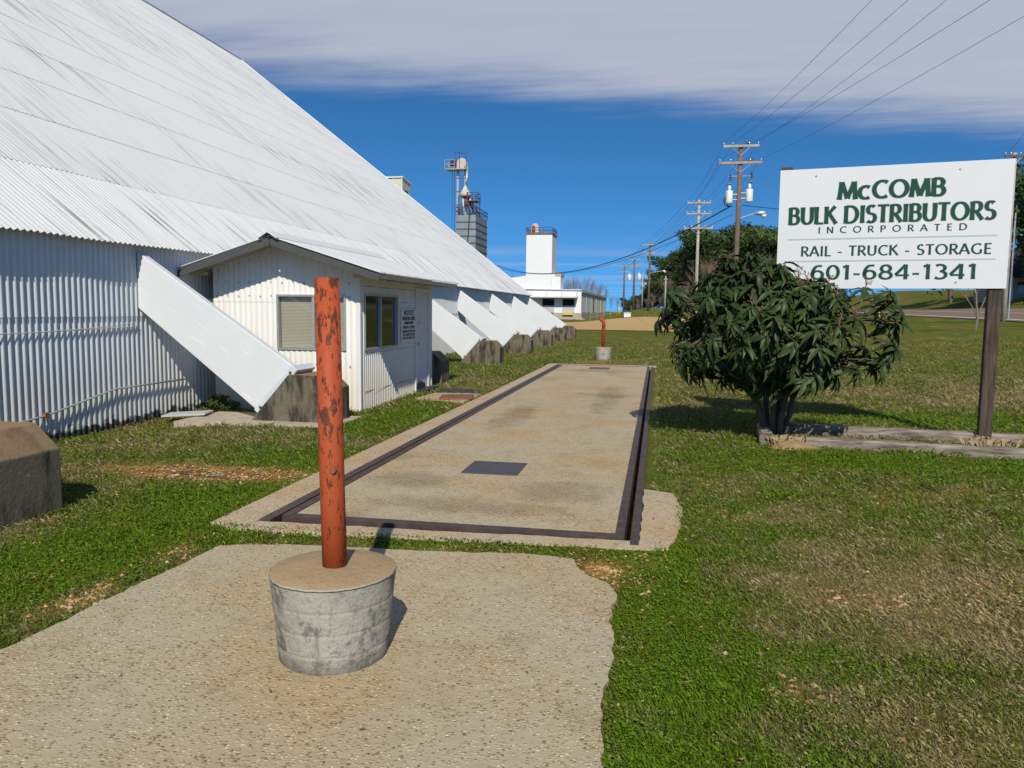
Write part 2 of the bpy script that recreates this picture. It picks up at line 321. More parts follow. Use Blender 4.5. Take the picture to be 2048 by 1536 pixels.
def wood_mat(name, c0, c1, c2, vec):
    t = NT(name, 0.85, 0.2); n1 = t.noise(1.0, 6, 0.65, t.pos(vec)); n2 = t.noise(2.0, 4)
    c = t.ramp(n1, [(0.30, c2), (0.48, c0), (0.72, c1)]); c = t.mix(t.math('MULTIPLY', t.mask(n2, 0.45, 0.7), 0.5), c, c2)
    t.color(c); t.bump(n1, 0.7, 0.02); M[name] = t.m
wood_mat('weathered_timber', (0.20,0.17,0.135), (0.36,0.32,0.27), (0.06,0.045,0.033), (2.2,22,26)); wood_mat('post_wood', (0.062,0.047,0.037), (0.12,0.095,0.075), (0.02,0.015,0.012), (26,26,1.6))
plain('sand', (0.42,0.27,0.115), 0.95, 0.15, 7, bump=0.4); plain('heap_sand', (0.27,0.175,0.09), 0.95, 0.25, 12, bump=0.5); plain('mud', (0.17,0.085,0.026), 0.7, 0.45, 6, bump=0.5)
plain('sign_white', (0.60,0.61,0.625), 0.4, 0.02, 2); plain('sign_green', (0.002,0.048,0.028), 0.6, 0.05); plain('sign_grey', (0.42,0.43,0.44), 0.5, 0.03); plain('letter_edge', (0.40,0.47,0.45), 0.5, 0.03)
plain('black_print', (0.02,0.02,0.025), 0.6, 0.1)
plain('pole_dark', (0.14,0.095,0.07), 0.85, 0.3, 3); plain('pole_grey', (0.36,0.32,0.27), 0.85, 0.2, 3); plain('arm_wood', (0.36,0.25,0.20), 0.85, 0.25, 4)
plain('transformer_paint', (0.70,0.70,0.66), 0.5, 0.1, 5); plain('cable', (0.02,0.022,0.03), 0.6, 0.1); plain('galvanised', (0.42,0.44,0.45), 0.4, 0.12, 3, metal=0.5)
plain('bin_steel', (0.24,0.27,0.28), 0.5, 0.15, 0.8, metal=0.35); plain('bin_rib', (0.08,0.09,0.095), 0.6, 0.15); plain('rail_blue', (0.05,0.045,0.10), 0.6, 0.2); plain('rust', (0.20,0.075,0.04), 0.8, 0.4, 2)
plain('spout', (0.50,0.42,0.36), 0.6, 0.25, 2); plain('cream', (0.55,0.53,0.40), 0.6, 0.1, 2); plain('yellow', (0.62,0.43,0.04), 0.5, 0.1); plain('dull_yellow', (0.30,0.23,0.07), 0.7, 0.2); plain('hydrant_orange', (0.62,0.22,0.05), 0.5, 0.1)
plain('far_white', (0.66,0.665,0.665), 0.6, 0.03, 0.4); plain('far_grey', (0.36,0.34,0.31), 0.8, 0.12, 0.7); plain('door_grey', (0.42,0.41,0.43), 0.6, 0.05); plain('shed_dark', (0.05,0.045,0.04), 0.8, 0.2)
plain('bark', (0.10,0.08,0.062), 0.9, 0.3, 6, bump=0.4); plain('bare_bark', (0.20,0.165,0.135), 0.9, 0.25, 3); plain('dead_leaf', (0.20,0.12,0.06), 0.8, 0.3, 10)
plain('asphalt', (0.17,0.12,0.095), 0.9, 0.12, 1.0); plain('road_white', (0.72,0.71,0.68), 0.7, 0.08); plain('road_yellow', (0.60,0.42,0.08), 0.7, 0.1)
plain('straw', (0.34,0.26,0.15), 0.8, 0.25, 20); plain('grey_sheet', (0.42,0.43,0.43), 0.6, 0.1); plain('rubber', (0.03,0.03,0.035), 0.7, 0.2)
def leaf_mat(name, c0, c1, rough=0.42, attr=True, trans=0.15, sc=3.0):
    t = NT(name, rough, 0.2); f = t.mask(t.noise(sc, 2), 0.25, 0.75)
    oi = t.N('ShaderNodeObjectInfo'); f2 = t.math('ADD', t.math('MULTIPLY', f, 0.6), t.math('MULTIPLY', oi.outputs['Random'], 0.4))
    c = t.mix(f2, c0, c1)
    if attr:
        a = t.N('ShaderNodeAttribute'); a.attribute_name = 'tint'; c = t.mix(1.0, c, a.outputs['Color'], 'MULTIPLY')
    t.color(c)
    if trans:
        tr = t.N('ShaderNodeBsdfTranslucent'); t.L(c, tr.inputs['Color']); mx = t.N('ShaderNodeMixShader'); mx.inputs[0].default_value = trans
        out = t.nt.nodes['Material Output']; t.L(t.b.outputs[0], mx.inputs[1]); t.L(tr.outputs[0], mx.inputs[2]); t.L(mx.outputs[0], out.inputs['Surface'])
    M[name] = t.m; return t
leaf_mat('loquat_leaf', (0.014,0.032,0.009), (0.060,0.092,0.022), 0.46, False, 0.12, 9.0)
leaf_mat('evergreen', (0.035,0.065,0.018), (0.075,0.115,0.030), 0.6); leaf_mat('live_oak', (0.03,0.05,0.018), (0.06,0.085,0.028), 0.6)
leaf_mat('grass_blade', (0.9,0.9,0.9), (1.0,1.0,1.0), 0.6, True, 0.25)
def glass_mat():
    t = NT('window_glass', 0.04, 0.5); out = t.nt.nodes['Material Output']
    gl = t.N('ShaderNodeBsdfGlossy'); gl.inputs['Roughness'].default_value = 0.02; tr = t.N('ShaderNodeBsdfTransparent'); tr.inputs['Color'].default_value = (0.94,0.95,0.94,1)
    fr = t.N('ShaderNodeLayerWeight'); fr.inputs['Blend'].default_value = 0.12; mx = t.N('ShaderNodeMixShader'); t.L(t.math('ADD', t.math('MULTIPLY', fr.outputs['Facing'], 0.25), 0.03), mx.inputs[0]); t.L(tr.outputs[0], mx.inputs[1]); t.L(gl.outputs[0], mx.inputs[2]); t.L(mx.outputs[0], out.inputs['Surface']); M['window_glass'] = t.m
glass_mat()
t = NT('tinted_glass', 0.04, 0.6); t.color((0.012,0.014,0.013)); t.b.inputs['Roughness'].default_value = 0.05; M['tinted_glass'] = t.m
t = NT('water', 0.03, 0.5); t.color((0.10,0.065,0.02)); M['water'] = t.m

# ------------------------------------------------------------------ ground
PIT = (-2.96, -0.24, 5.62, 23.95)
APRON = [(-3.16,2.2),(-3.14,3.05),(-3.08,3.9),(-3.02,4.88),(-2.6,5.0),(-1.6,5.08),(-0.9,5.16),(-0.52,5.14),(-0.44,4.86),(-0.24,4.68),(-0.20,4.5),(-0.22,4.2),(-0.17,3.75),(-0.19,3.2),(-0.15,2.7),(-0.18,2.2),(-0.2,-6),(-3.2,-6)]
def wiggle(poly, step=0.07, amp=0.035, seed=3):
    out = []
    for i, p in enumerate(poly):
        q = poly[(i+1) % len(poly)]; d = math.hypot(q[0]-p[0], q[1]-p[1]); n = max(1, int(d/step)) if d < 4 else 1
        for k in range(n):
            x = p[0]+(q[0]-p[0])*k/n; y = p[1]+(q[1]-p[1])*k/n
            out.append((x+amp*2*(float(fbm(x*9, y*9, seed))-0.5), y+amp*2*(float(fbm(x*9+40, y*9, seed+9))-0.5)))
    return out
def inpoly(poly, x, y):
    x = np.asarray(x); y = np.asarray(y); r = np.zeros(x.shape, bool); n = len(poly)
    for i in range(n):
        x1, y1 = poly[i]; x2, y2 = poly[(i+1) % n]
        if y1 == y2: continue
        r ^= ((y1 > y) != (y2 > y)) & (x < (x2-x1)*(y-y1)/(y2-y1)+x1)
    return r
APRON_W = wiggle(APRON, 0.035, 0.03)
def terrain(x, y):
    x = np.asarray(x, float); y = np.asarray(y, float)
    zA = 2.4*ss(4, 36, x); zB = 2.3*ss(85, 128, y)*ss(-13, -1, x)*ss(20, 10, x)
    z = (zA**3+zB**3)**(1/3.0)
    z = z+5.0*np.clip(y/200, 0.45, 1)*ss(29.5, 48, x-0.06*(y-50))+6*ss(70, 400, x)
    z = z-0.09*ss(-6.0, -7.4, x)*ss(14, 11, y)+0.08*ss(20, 42, y)*ss(3, -1, x)
    near = ss(60, 20, y)*ss(20, 10, np.abs(x))
    z = z+near*(0.035*(fbm(x*0.7, y*0.7, 5)-0.5)+0.02*(fbm(x*4, y*4, 8, 2)-0.5))
    z = z-0.05*np.exp(-(((x+4.5)/0.9)**2+((y-7.1)/0.35)**2))
    return z
def ground_z(x, y):
    z = terrain(x, y); x = np.asarray(x); y = np.asarray(y)
    pit = ss(-3.02, PIT[0], x)*ss(-0.16, PIT[1], x)*ss(5.5, PIT[2], y)*ss(24.1, PIT[3], y)
    ap = ss(-3.25, -3.0, x)*ss(-0.05, -0.3, x)*ss(5.35, 5.1, y)
    z = z*(1-ap)-0.03*ap
    return z*(1-pit)-0.3*pit
def greenness(x, y):
    g = 0.25+0.75*(fbm(x*0.55, y*0.55, 21)-0.5)*2.2*0.5+0.25+0.85*(fbm(x*2.6, y*2.6, 31, 3)-0.5)+0.5*(vnoise(x*11, y*11, 77)-0.5)
    def bump(cx, cy, rx, ry, a): return a*np.exp(-(((x-cx)/rx)**2+((y-cy)/ry)**2))
    t = (y-3.0)/4.0; lx = -4.0+0.55*t
    g = g+0.95*np.exp(-((x-lx)/0.48)**2)*ss(8.2, 6.5, y)*ss(1.0, 2.5, y)
    g = g+bump(-3.9,8.0,0.8,0.5,0.6)+bump(-3.9,12.8,0.7,2.2,0.6)+bump(0.15,4.0,0.35,2.2,0.5)+bump(-1.5,5.4,1.8,0.16,0.7)+bump(2.6,9.4,2.2,0.7,0.55)+bump(5.2,13.2,2.5,0.9,0.6)
    g = g-bump(1.5,5.0,0.9,0.6,0.45)-bump(6.5,17,3.5,3.0,0.55)-bump(-5.8,9.3,1.0,0.7,0.35)-bump(2.9,10.9,1.4,0.35,0.4)-bump(-4.9,4.6,0.6,0.9,0.35)-bump(2.2,3.8,0.5,0.5,0.25)
    return np.clip(g, 0, 1)
def bareness(x, y):
    b = ss(0.50, 0.64, fbm(x*1.7+7, y*1.7, 51))*0.95*ss(0.4, 1.3, x)*ss(5.2, 3.6, y)+0.35*ss(0.62, 0.8, fbm(x*2.3+3, y*2.3, 57))
    b = np.maximum(b, np.exp(-(((x+4.5)/1.15)**2+((y-7.15)/0.34)**2))*1.6)
    b = np.maximum(b, 1.2*np.exp(-(((x+0.33)/0.22)**2+((y-5.0)/0.22)**2)))
    b = np.maximum(b, 0.9*np.exp(-(((x-1.55)/0.35)**2+((y-10.45)/0.22)**2)))
    b = np.maximum(b, 0.8*np.exp(-(((x+3.5)/0.5)**2+((y-14.2)/1.3)**2)))
    b = np.maximum(b, 0.9*np.exp(-(((x+1.8)/0.9)**2+((y-25.9)/0.9)**2)))
    b = np.maximum(b, ss(0.42, 0.62, fbm(x*2.1, y*2.1, 91))*np.exp(-((x+3.2)/0.13)**2)*ss(5.2, 4.9, y))
    return np.clip(b, 0, 1)
def colours(x, y, n=None):
    g = greenness(x, y); b = bareness(x, y)
    rich = np.array([0.105,0.158,0.008]); olive = np.array([0.125,0.142,0.026]); dead = np.array([0.24,0.185,0.088]); soil = np.array([0.27,0.165,0.075])
    t = np.clip(g*2, 0, 1)[..., None]; u = np.clip(g*2-1, 0, 1)[..., None]
    c = dead*(1-t)+olive*t; c = c*(1-u)+rich*u
    return c, soil, b[..., None]
def make_ground():
    def axis(a, b, step, far, g):
        fine = list(np.arange(a, b, step)); hi = []; s = step; p = b
        while p < far: hi.append(p); s *= g; p += s
        lo = []; s = step; p = a-step
        while p > -far: lo.append(p); s *= g; p -= s
        return np.array(lo[::-1]+fine+hi+[far*1.0])
    xs = axis(-9, 12, 0.12, 6000, 1.07); ys = axis(1.4, 26, 0.12, 6000, 1.06)
    X, Y = np.meshgrid(xs, ys); Z = ground_z(X, Y); nx, ny = len(xs), len(ys)
    co = np.stack([X, Y, Z], -1).reshape(-1, 3)
    i = np.arange(nx*ny).reshape(ny, nx); q = np.stack([i[:-1,:-1], i[:-1,1:], i[1:,1:], i[1:,:-1]], -1).reshape(-1, 4)
    me = bpy.data.meshes.new('ground'); me.vertices.add(len(co)); me.vertices.foreach_set('co', co.ravel())
    me.loops.add(q.size); me.loops.foreach_set('vertex_index', q.ravel()); me.polygons.add(len(q)); me.polygons.foreach_set('loop_start', np.arange(0, q.size, 4)); me.update(calc_edges=True)
    c, soil, b = colours(X, Y); cc = c*0.72*(1-b)+soil*b
    a = me.color_attributes.new('tint', 'FLOAT_COLOR', 'POINT'); a.data.foreach_set('color', np.concatenate([cc.reshape(-1,3), np.ones((len(co),1))], 1).astype(np.float32).ravel())
    me.polygons.foreach_set('use_smooth', [True]*len(q))
    t = NT('turf', 0.95, 0.1); at = t.N('ShaderNodeAttribute'); at.attribute_name = 'tint'
    g = t.pos(geo=True); n1 = t.noise(26, 4, 0.65, g); n2 = t.noise(3.0, 5, 0.6, g); n3 = t.noise(0.25, 4, 0.6, g)
    c = t.mix(1.0, at.outputs['Color'], t.ramp(n1, [(0.3, 0.45), (0.7, 1.55)]), 'MULTIPLY'); c = t.mix(1.0, c, t.ramp(n2, [(0.3, (0.85,0.72,0.62)), (0.7, (1.05,1.2,0.95))]), 'MULTIPLY')
    c = t.mix(1.0, c, t.ramp(n3, [(0.35, (1.2,1.0,0.85)), (0.65, (0.9,1.05,0.8))]), 'MULTIPLY')
    t.color(c); t.bump(t.math('ADD', n1, t.noise(80, 3, 0.6, g)), 0.6, 0.03); me.materials.append(t.m)
    o = bpy.data.objects.new('ground', me); COL.objects.link(o); tag(o, kind='structure'); o['label'] = 'grassy ground with green and brown winter turf'
make_ground()
def flat_poly(name, poly, z0, z1, mat, parent=None, kind='structure', label=None, bevel=0):
    o = MB().prism(poly, z0, z1, 'z').build(name, mat, parent, bevel=bevel)
    if kind: o['kind'] = kind
    if label: o['label'] = label
    return o
ap = flat_poly('pavement', APRON_W[::-1], -0.12, 0.012, M['aggregate'], label='exposed aggregate concrete apron in front of the scale')
def drape(name, x0f, x1f, ys, mat, dz, nx=6, label=None):
    m = MB(); n = nx+1
    for y in ys:
        for k in range(n):
            x = x0f(y)+(x1f(y)-x0f(y))*k/nx; m.v.append((x, y, float(terrain(x, y))+dz))
    for i in range(len(ys)-1):
        for k in range(nx): m.f.append((i*n+k, i*n+k+1, (i+1)*n+k+1, (i+1)*n+k))
    o = m.build(name, mat, smooth=True); o['kind'] = 'structure'
    if label: o['label'] = label
    return o
RX = lambda y: 21+(y-49.8)*0.075
ys_r = list(np.arange(-60, 60, 3.0))+list(np.arange(60, 420, 6.0))
drape('road', RX, lambda y: RX(y)+7.6, ys_r, M['asphalt'], 0.05, 8, 'two lane asphalt road beyond the lawn')
for nm, off, w, mt in (('road_marking', 0.35, 0.16, 'road_white'), ('road_marking', 7.1, 0.16, 'road_white'), ('road_marking', 3.65, 0.12, 'road_yellow'), ('road_marking', 3.9, 0.12, 'road_yellow')):
    drape(nm, lambda y, o=off: RX(y)+o, lambda y, o=off, w=w: RX(y)+o+w, ys_r, M[mt], 0.075, 1)
drape('dirt_yard', lambda y: -17+3*math.sin(y*0.3), lambda y: 12+0.12*(y-60)+2*math.sin(y*0.21), list(np.linspace(66, 104, 26)), M['sand'], 0.05, 14, 'tan dirt yard crossing behind the far bollard')

# ------------------------------------------------------------------ truck scale
sc = thing('truck_scale', (-1.6, 14.8, 0), 'long truck scale with gravelly concrete deck framed in dark steel channel', 'truck scale')
ZT = 0.035
MB().box(-2.86, -0.27, 5.72, 23.85, -0.2, ZT-0.006).build('deck', M['deck_aggregate'], sc)
MB().box(-2.935, -2.86, 5.64, 23.9, -0.2, ZT+0.004).build('edge_rail', M['rust_steel'], sc)
MB().box(-0.27, -0.20, 5.64, 23.9, -0.2, ZT+0.004).build('edge_rail', M['rust_steel'], sc)
MB().box(-2.86, -0.27, 5.61, 5.72, -0.2, ZT+0.001).build('edge_rail', M['rust_steel'], sc)
MB().box(-2.86, -0.27, 23.85, 23.93, -0.2, ZT+0.001).build('edge_rail', M['rust_steel'], sc)
MB().box(-3.06, -2.965, 5.5, 24.0, -0.2, ZT).build('coping_rail', M['rust_steel'], sc)
MB().box(-0.155, -0.09, 5.5, 24.0, -0.2, ZT-0.012).build('coping_rail', M['rust_steel'], sc)
flat_poly('kerb', wiggle([(-3.40,5.36),(-3.07,5.36),(-3.07,23.9),(-3.36,23.9),(-3.33,16),(-3.38,10)], 0.2, 0.03, 5), -0.1, 0.026, M['kerb_aggregate'], sc, None)
flat_poly('kerb', wiggle([(-3.3,5.35),(-3.2,5.26),(-0.1,5.42),(0.12,5.46),(0.2,5.9),(0.26,6.6),(0.18,7.2),(-0.085,7.3),(-0.085,5.6),(-3.06,5.49)], 0.1, 0.03, 6), -0.1, 0.022, M['kerb_aggregate'], sc, None)
flat_poly('kerb', [(-3.4,24.02),(0.0,24.02),(0.0,24.5),(-3.4,24.5)], -0.1, 0.02, M['kerb_aggregate'], sc, None)
MB().box(-1.95, -1.36, 7.57, 8.2, 0.02, ZT+0.004).build('access_plate', M['plate_steel'], sc, bevel=0.004)
MB().box(-1.95, -1.36, 22.4, 23.0, 0.02, ZT+0.004).build('access_plate', M['plate_steel'], sc, bevel=0.004)

# ------------------------------------------------------------------ bollards
def bollard(cx, cy, rt, rb, h, top, elbow, label):
    b = thing('bollard', (cx, cy, 0), label, 'bollard', 'red pipe bollards at the scale ends')
    rng = random.Random(int(cx*100)); ph = [rng.uniform(0, 6) for _ in range(6)]
    wob = lambda a, z: (0.012*math.sin(11*a+ph[3])*math.sin(5*a+ph[4])+0.008*math.sin(29*a+ph[5]))*max(0, (z-h*0.93)/(h*0.07))+0.006*math.sin(3*a+ph[0])+0.004*math.sin(7*a+ph[1]+z*9)+0.004*math.sin(17*a+ph[2]+z*30)
    prof = [(rb*0.97, -0.02), (rb, 0.02)]
    for k in range(1, 64):
        z = h*k/64; r = rb+(rt-rb)*(z/h)
        if k in (14, 30, 46): r -= 0.004
        prof.append((r, z))
    prof += [(rt*1.005, h-0.012), (rt*1.0, h-0.004), (rt*0.975, h), (rt*0.6, h+0.010), (0.06, h+0.016)]
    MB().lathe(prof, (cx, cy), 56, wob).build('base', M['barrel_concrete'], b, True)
    pts = [(cx+0.01, cy, h-0.05), (cx, cy, h+0.4), (cx-0.015, cy, top)]; rad = [0.060, 0.0595, 0.059]
    if elbow:
        pts = [(cx, cy, h-0.05), (cx, cy, top-0.18)]; rad = [0.062, 0.062]
        for k in range(1, 7): a = k/6*R(60); pts.append((cx-0.12*(1-math.cos(a)), cy, top-0.18+0.12*math.sin(a)*1.2)); rad.append(0.066)
        pts.append((cx-0.14, cy, top+0.03)); rad.append(0.066)
    else:
        pts.append((cx-0.015, cy, top)); rad.append(0.05); pts.append((cx-0.015, cy, top-0.02)); rad.append(0.045)
    p = MB().tube(pts, rad, 28).build('pipe', M['red_paint'], b, True)
    if not elbow: MB().tube([(cx+0.028, cy-0.062, h+0.50), (cx+0.028, cy-0.05, h+0.50)], 0.018, 12).build('knob', M['rust'], p)
    return b
bollard(-1.53, 3.45, 0.305, 0.262, 0.435, 1.845, False, 'straight red rusty pipe standing in a big round concrete plug on the apron')
bollard(-1.83, 26.8, 0.29, 0.255, 0.46, 1.45, True, 'red pipe with bent elbow top in a concrete plug beyond the far scale end')

# ------------------------------------------------------------------ warehouse
XW, XE, ZE, YN, YF = -7.8, -7.66, 2.62, -12.0, 47.1
XR, ZR = -26.9, 17.6
wh = thing('warehouse', (XW, 20, 0), 'huge white corrugated storage barn with steep roof reaching almost to the ground', 'warehouse')
def wall_course(z0, z1, dx, nm='wall_sheet'):
    return MB().corr((XW+dx, YN, 0), (0,1,0), (0,0,1), (1,0,0), YF-YN, z0, z1, 0.107, 0.016, 8).build(nm, M['wall_sheet'], wh, True)
lw = wall_course(-0.14, 1.62, 0.0); wall_course(1.55, 2.72, 0.012)
sl = math.hypot(XE-XR, ZR-ZE); vd = ((XR-XE)/sl, 0, (ZR-ZE)/sl); nd = ((ZR-ZE)/sl, 0, (XE-XR)/sl)
nc = 13; cl = sl/nc
for k in range(nc):
    v0, v1 = k*cl, (k+1)*cl+0.12
    m = MB(); wv = (lambda u, v0=v0: v0+0.05*(float(vnoise(u*0.7, v0))-0.5)+0.02*(float(vnoise(u*6, v0+5))-0.5)) if k else (lambda u: -0.02+0.05*(float(vnoise(u*1.1, 3.3))-0.4)*(1 if 14 < u+YN+12 < 30 else 0.4))
    m.corr((XE+0.012*nd[0]*1, YN-0.3, ZE), (0,1,0), vd, nd, YF-YN+0.45, wv, v1, 0.107, 0.015 if k == 0 else 0.009, 6)
    # lift the lower edge of each course over the one below
    n = len(m.v)//2
    m.v = [(x+nd[0]*0.007*(1 if i < n else 0), y, z+nd[2]*0.007*(1 if i < n else 0)) for i, (x, y, z) in enumerate(m.v)]
    m.build('roof_sheet', M['roof_white'], wh, True)
MB().add([(XR,YN-0.3,ZR),(XR,YF+0.15,ZR),(2*XR-XW,YF+0.15,2.6),(2*XR-XW,YN-0.3,2.6)], [(0,1,2,3)]).build('rear_roof', M['far_white'], wh)
MB().tube([(XR,YN-0.3,ZR+0.02),(XR,YF+0.15,ZR+0.02)], 0.07, 8).build('ridge_cap', M['white_trim'], wh, True)
for y in (YN, YF): MB().add([(XW,y,-0.1),(XW,y,2.55),(XR,y,ZR-0.1),(2*XR-XW,y,2.55),(2*XR-XW,y,-0.1)], [(0,1,2,3,4)]).build('gable_wall', M['far_white'], wh)
MB().tube([(XE-0.02+0.0,YF+0.16,ZE),(XR,YF+0.16,ZR)], 0.05, 6).build('rake_trim', M['white_trim'], wh)
bl = [(4.88,-4.85),(10.5,-4.64),(17.0,-4.83),(23.6,-4.83),(29.6,-4.83),(35.5,-4.83),(41.1,-4.83),(46.3,-4.85)]
for i, (y, xr) in enumerate(bl):
    zb = float(terrain(xr-0.6, y+0.3))
    nb = MB(); prof = [(XW+0.02,2.54),(xr-0.63,0.86+zb),(xr-1.24,0.20+zb),(XW+0.02,1.68)]
    nb.prism(prof, y+0.02, y+0.17, 'y')
    dx, dz = 0.83, -0.557
    bt = nb.build('buttress', M['buttress_white'], wh)
    uv = [(x*dx+z*dz, x*0.557+z*0.83, yy) for x, yy, z in nb.v]; at = bt.data.attributes.new('puv', 'FLOAT_VECTOR', 'POINT'); at.data.foreach_set('vector', np.array(uv, np.float32).ravel())
    bv = bt.modifiers.new('bevel', 'BEVEL'); bv.width = 0.012; bv.segments = 2
    ex, ez = (xr-0.63)-(xr-1.24), 0.66; l = math.hypot(ex, ez); nx_, nz_ = ez/l, -ex/l
    a = Vector((xr-0.63, 0, 0.86+zb)); b = Vector((xr-1.24, 0, 0.20+zb)); nrm = Vector((nx_, 0, nz_)); al = (a-b).normalized()
    c = (a+b)/2+nrm*0.055; c.y = y+0.31
    MB().obox(c, al*(l/2+0.012), Vector((0,0.315,0)), nrm*0.055).build('end_plate', M['end_plate'], bt, bevel=0.008)
    for q in (-0.36, 0.36):
        p = c+al*q; MB().tube([(p.x, y-0.016, p.z), (p.x, y+0.01, p.z)], 0.022, 8).build('bolt', M['bolt'], bt)
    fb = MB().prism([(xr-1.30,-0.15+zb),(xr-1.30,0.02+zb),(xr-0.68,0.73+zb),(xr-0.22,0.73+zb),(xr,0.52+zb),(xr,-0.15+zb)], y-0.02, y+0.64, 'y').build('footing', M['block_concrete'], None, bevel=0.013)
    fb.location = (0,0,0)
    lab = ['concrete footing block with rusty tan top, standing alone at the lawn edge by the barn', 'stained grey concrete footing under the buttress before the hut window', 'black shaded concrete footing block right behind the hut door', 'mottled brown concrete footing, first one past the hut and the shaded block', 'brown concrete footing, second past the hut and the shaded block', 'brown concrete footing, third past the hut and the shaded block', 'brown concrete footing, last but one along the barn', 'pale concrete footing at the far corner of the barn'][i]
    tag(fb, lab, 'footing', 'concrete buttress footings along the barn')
# cables and conduit on the wall
m = MB()
for z0, sag, y0, y1 in ((1.45, 0.10, 5.0, 10.45), (1.28, -0.05, 5.0, 10.45)):
    m2 = MB(); m2.tube([(XW+0.03, y0+(y1-y0)*k/16, z0-sag*4*(k/16)*(1-k/16)+(0.12*(k/16)**3 if sag < 0 else 0)) for k in range(17)], 0.007, 6).build('cable', M['grey_sheet'], wh)
MB().tube([(XW+0.05, 5.0, 0.02), (XW+0.05, 8.6, 0.28), (XW+0.05, 9.9, 0.50), (XW+0.05, 11.6, 0.50)], 0.014, 8).build('conduit', M['galvanised'], wh, True)
MB().box(XW+0.02, XW+0.07, 8.57, 8.63, 0.25, 0.32).build('conduit_clip', M['rust'], wh)

# ------------------------------------------------------------------ scale house (hut)
HX0, HX1, HY0, HY1, PKX = -7.47, -4.85, 12.1, 16.25, -6.14
hz = lambda x: 2.80-0.31*abs(x-PKX)
hut = thing('scale_house', (-6.15, 14.2, 0), 'small white corrugated metal scale house with low gable roof beside the barn', 'hut')
# front wall: sheets around the window opening
WX0, WX1, WZ0, WZ1 = -6.32, -5.08, 1.00, 1.93
def front(x0, x1, z0, z1, dy=0.0):
    f1 = (lambda u: hz(x0+u)) if z1 is None else z1
    return MB().corr((x0, HY0-dy, 0), (1,0,0), (0,0,1), (0,-1,0), x1-x0, z0, f1, 0.100, 0.009, 8, uo=x0+8).build('wall_sheet', M['hut_sheet'], hut, True)
front(HX0, WX0, -0.05, 1.86); front(HX0, WX0, 1.80, None, 0.006); front(WX0, WX1, -0.05, WZ0); front(WX0, WX1, WZ1, None, 0.006); front(WX1, HX1, -0.05, 1.90); front(WX1, HX1, 1.84, None, 0.006)
# side wall: sheets around window and door
SY0, SY1, SZ0, SZ1 = 12.28, 13.97, 1.00, 1.96; DY0, DY1, DZ = 15.02, 15.98, 2.14
def side(y0, y1, z0, z1, dx=0.0): return MB().corr((HX1+dx, y0, 0), (0,1,0), (0,0,1), (1,0,0), y1-y0, z0, z1, 0.090, 0.016, 8, uo=y0).build('wall_sheet', M['hut_sheet'], hut, True)
ZT2 = hz(HX1)
side(HY0, SY0, -0.05, ZT2); side(SY0, SY1, -0.05, SZ0); side(SY0, SY1, SZ1, ZT2); side(SY1, DY0, -0.05, 1.1); side(SY1, DY0, 1.04, 1.95, 0.006); side(SY1, DY0, 1.9, ZT2); side(DY0, DY1, DZ, ZT2); side(DY1, HY1, -0.05, ZT2)
MB().box(HX1-0.02, HX1+0.022, HY0-0.022, HY0+0.045, -0.05, ZT2-0.02).build('corner_trim', M['white_trim'], hut)
MB().box(HX0-0.02, HX0+0.01, HY0-0.01, HY1, -0.05, 2.36).build('rear_wall', M['hut_sheet'], hut)
MB().box(HX0, HX1, HY1, HY1+0.03, -0.05, 2.3).build('end_wall', M['hut_sheet'], hut)
MB().box(HX0+0.1, HX1-0.08, HY0+0.35, HY1-0.1, 0.02, 2.3).build('interior', M['shade_black'], hut)  # solid near-black box stands in for the unlit room
def window(axis, a0, a1, z0, z1, plane, out, glass, split):
    def bx(m, p0, p1, q0, q1, d0, d1):
        lo, hi = sorted((plane+out*d0, plane+out*d1))
        return m.box(p0, p1, lo, hi, q0, q1) if axis == 'x' else m.box(lo, hi, p0, p1, q0, q1)
    f = MB(); w = 0.035
    bx(f, a0, a0+w, z0, z1, -0.06, 0.028); bx(f, a1-w, a1, z0, z1, -0.06, 0.028); bx(f, a0+w, a1-w, z0, z0+w, -0.06, 0.028); bx(f, a0+w, a1-w, z1-w, z1, -0.06, 0.028)
    sp = a0+(a1-a0)*split; bx(f, sp-0.022, sp+0.022, z0+w, z1-w, -0.05, 0.020)
    wn = f.build('window', M['aluminium'], hut)
    for p, q in ((a0+w, sp-0.022), (sp+0.022, a1-w)): bx(MB(), p, q, z0+w, z1-w, -0.030, -0.026).build('pane', M[glass], wn)
    s = MB(); z = z0+w+0.012
    while z < z1-w:
        for p, q in ((a0+w, sp-0.022), (sp+0.022, a1-w)):
            if axis == 'x': s.obox(((p+q)/2, plane-out*0.075, z), ((q-p)/2, 0, 0), (0, 0.006*out, 0.0105), (0, 0.0006, 0.0))
            else: s.obox((plane-out*0.075, (p+q)/2, z), (0, (q-p)/2, 0), (0.006*out, 0, 0.0105), (0.0006, 0, 0))
        z += 0.024
    b = s.build('blinds', M['blind'], wn); b['kind'] = 'stuff'
    bx(MB(), a0+w, a1-w, z0+w, z1-w, -0.12, -0.10).build('dark_backing', M['shade_black'], wn)  # near-black sheet painted as the dark room behind the blinds
window('x', WX0, WX1, WZ0, WZ1, HY0, -1, 'window_glass', 0.53); window('y', SY0, SY1, SZ0, SZ1, HX1, 1, 'tinted_glass', 0.47)
dr = MB().box(HX1-0.03, HX1+0.018, DY0+0.1, DY1-0.1, 0.06, DZ-0.08).build('door', M['door_white'], hut)
MB().box(HX1-0.03, HX1+0.04, DY0, DY0+0.1, 0, DZ).box(HX1-0.03, HX1+0.04, DY1-0.1, DY1, 0, DZ).box(HX1-0.03, HX1+0.04, DY0+0.1, DY1-0.1, DZ-0.08, DZ).build('door_frame', M['white_trim'], hut, bevel=0.004)
MB().box(HX1+0.018, HX1+0.026, DY0+0.2, DY0+0.32, 1.40, 1.46).build('plaque', M['grey_sheet'], dr)
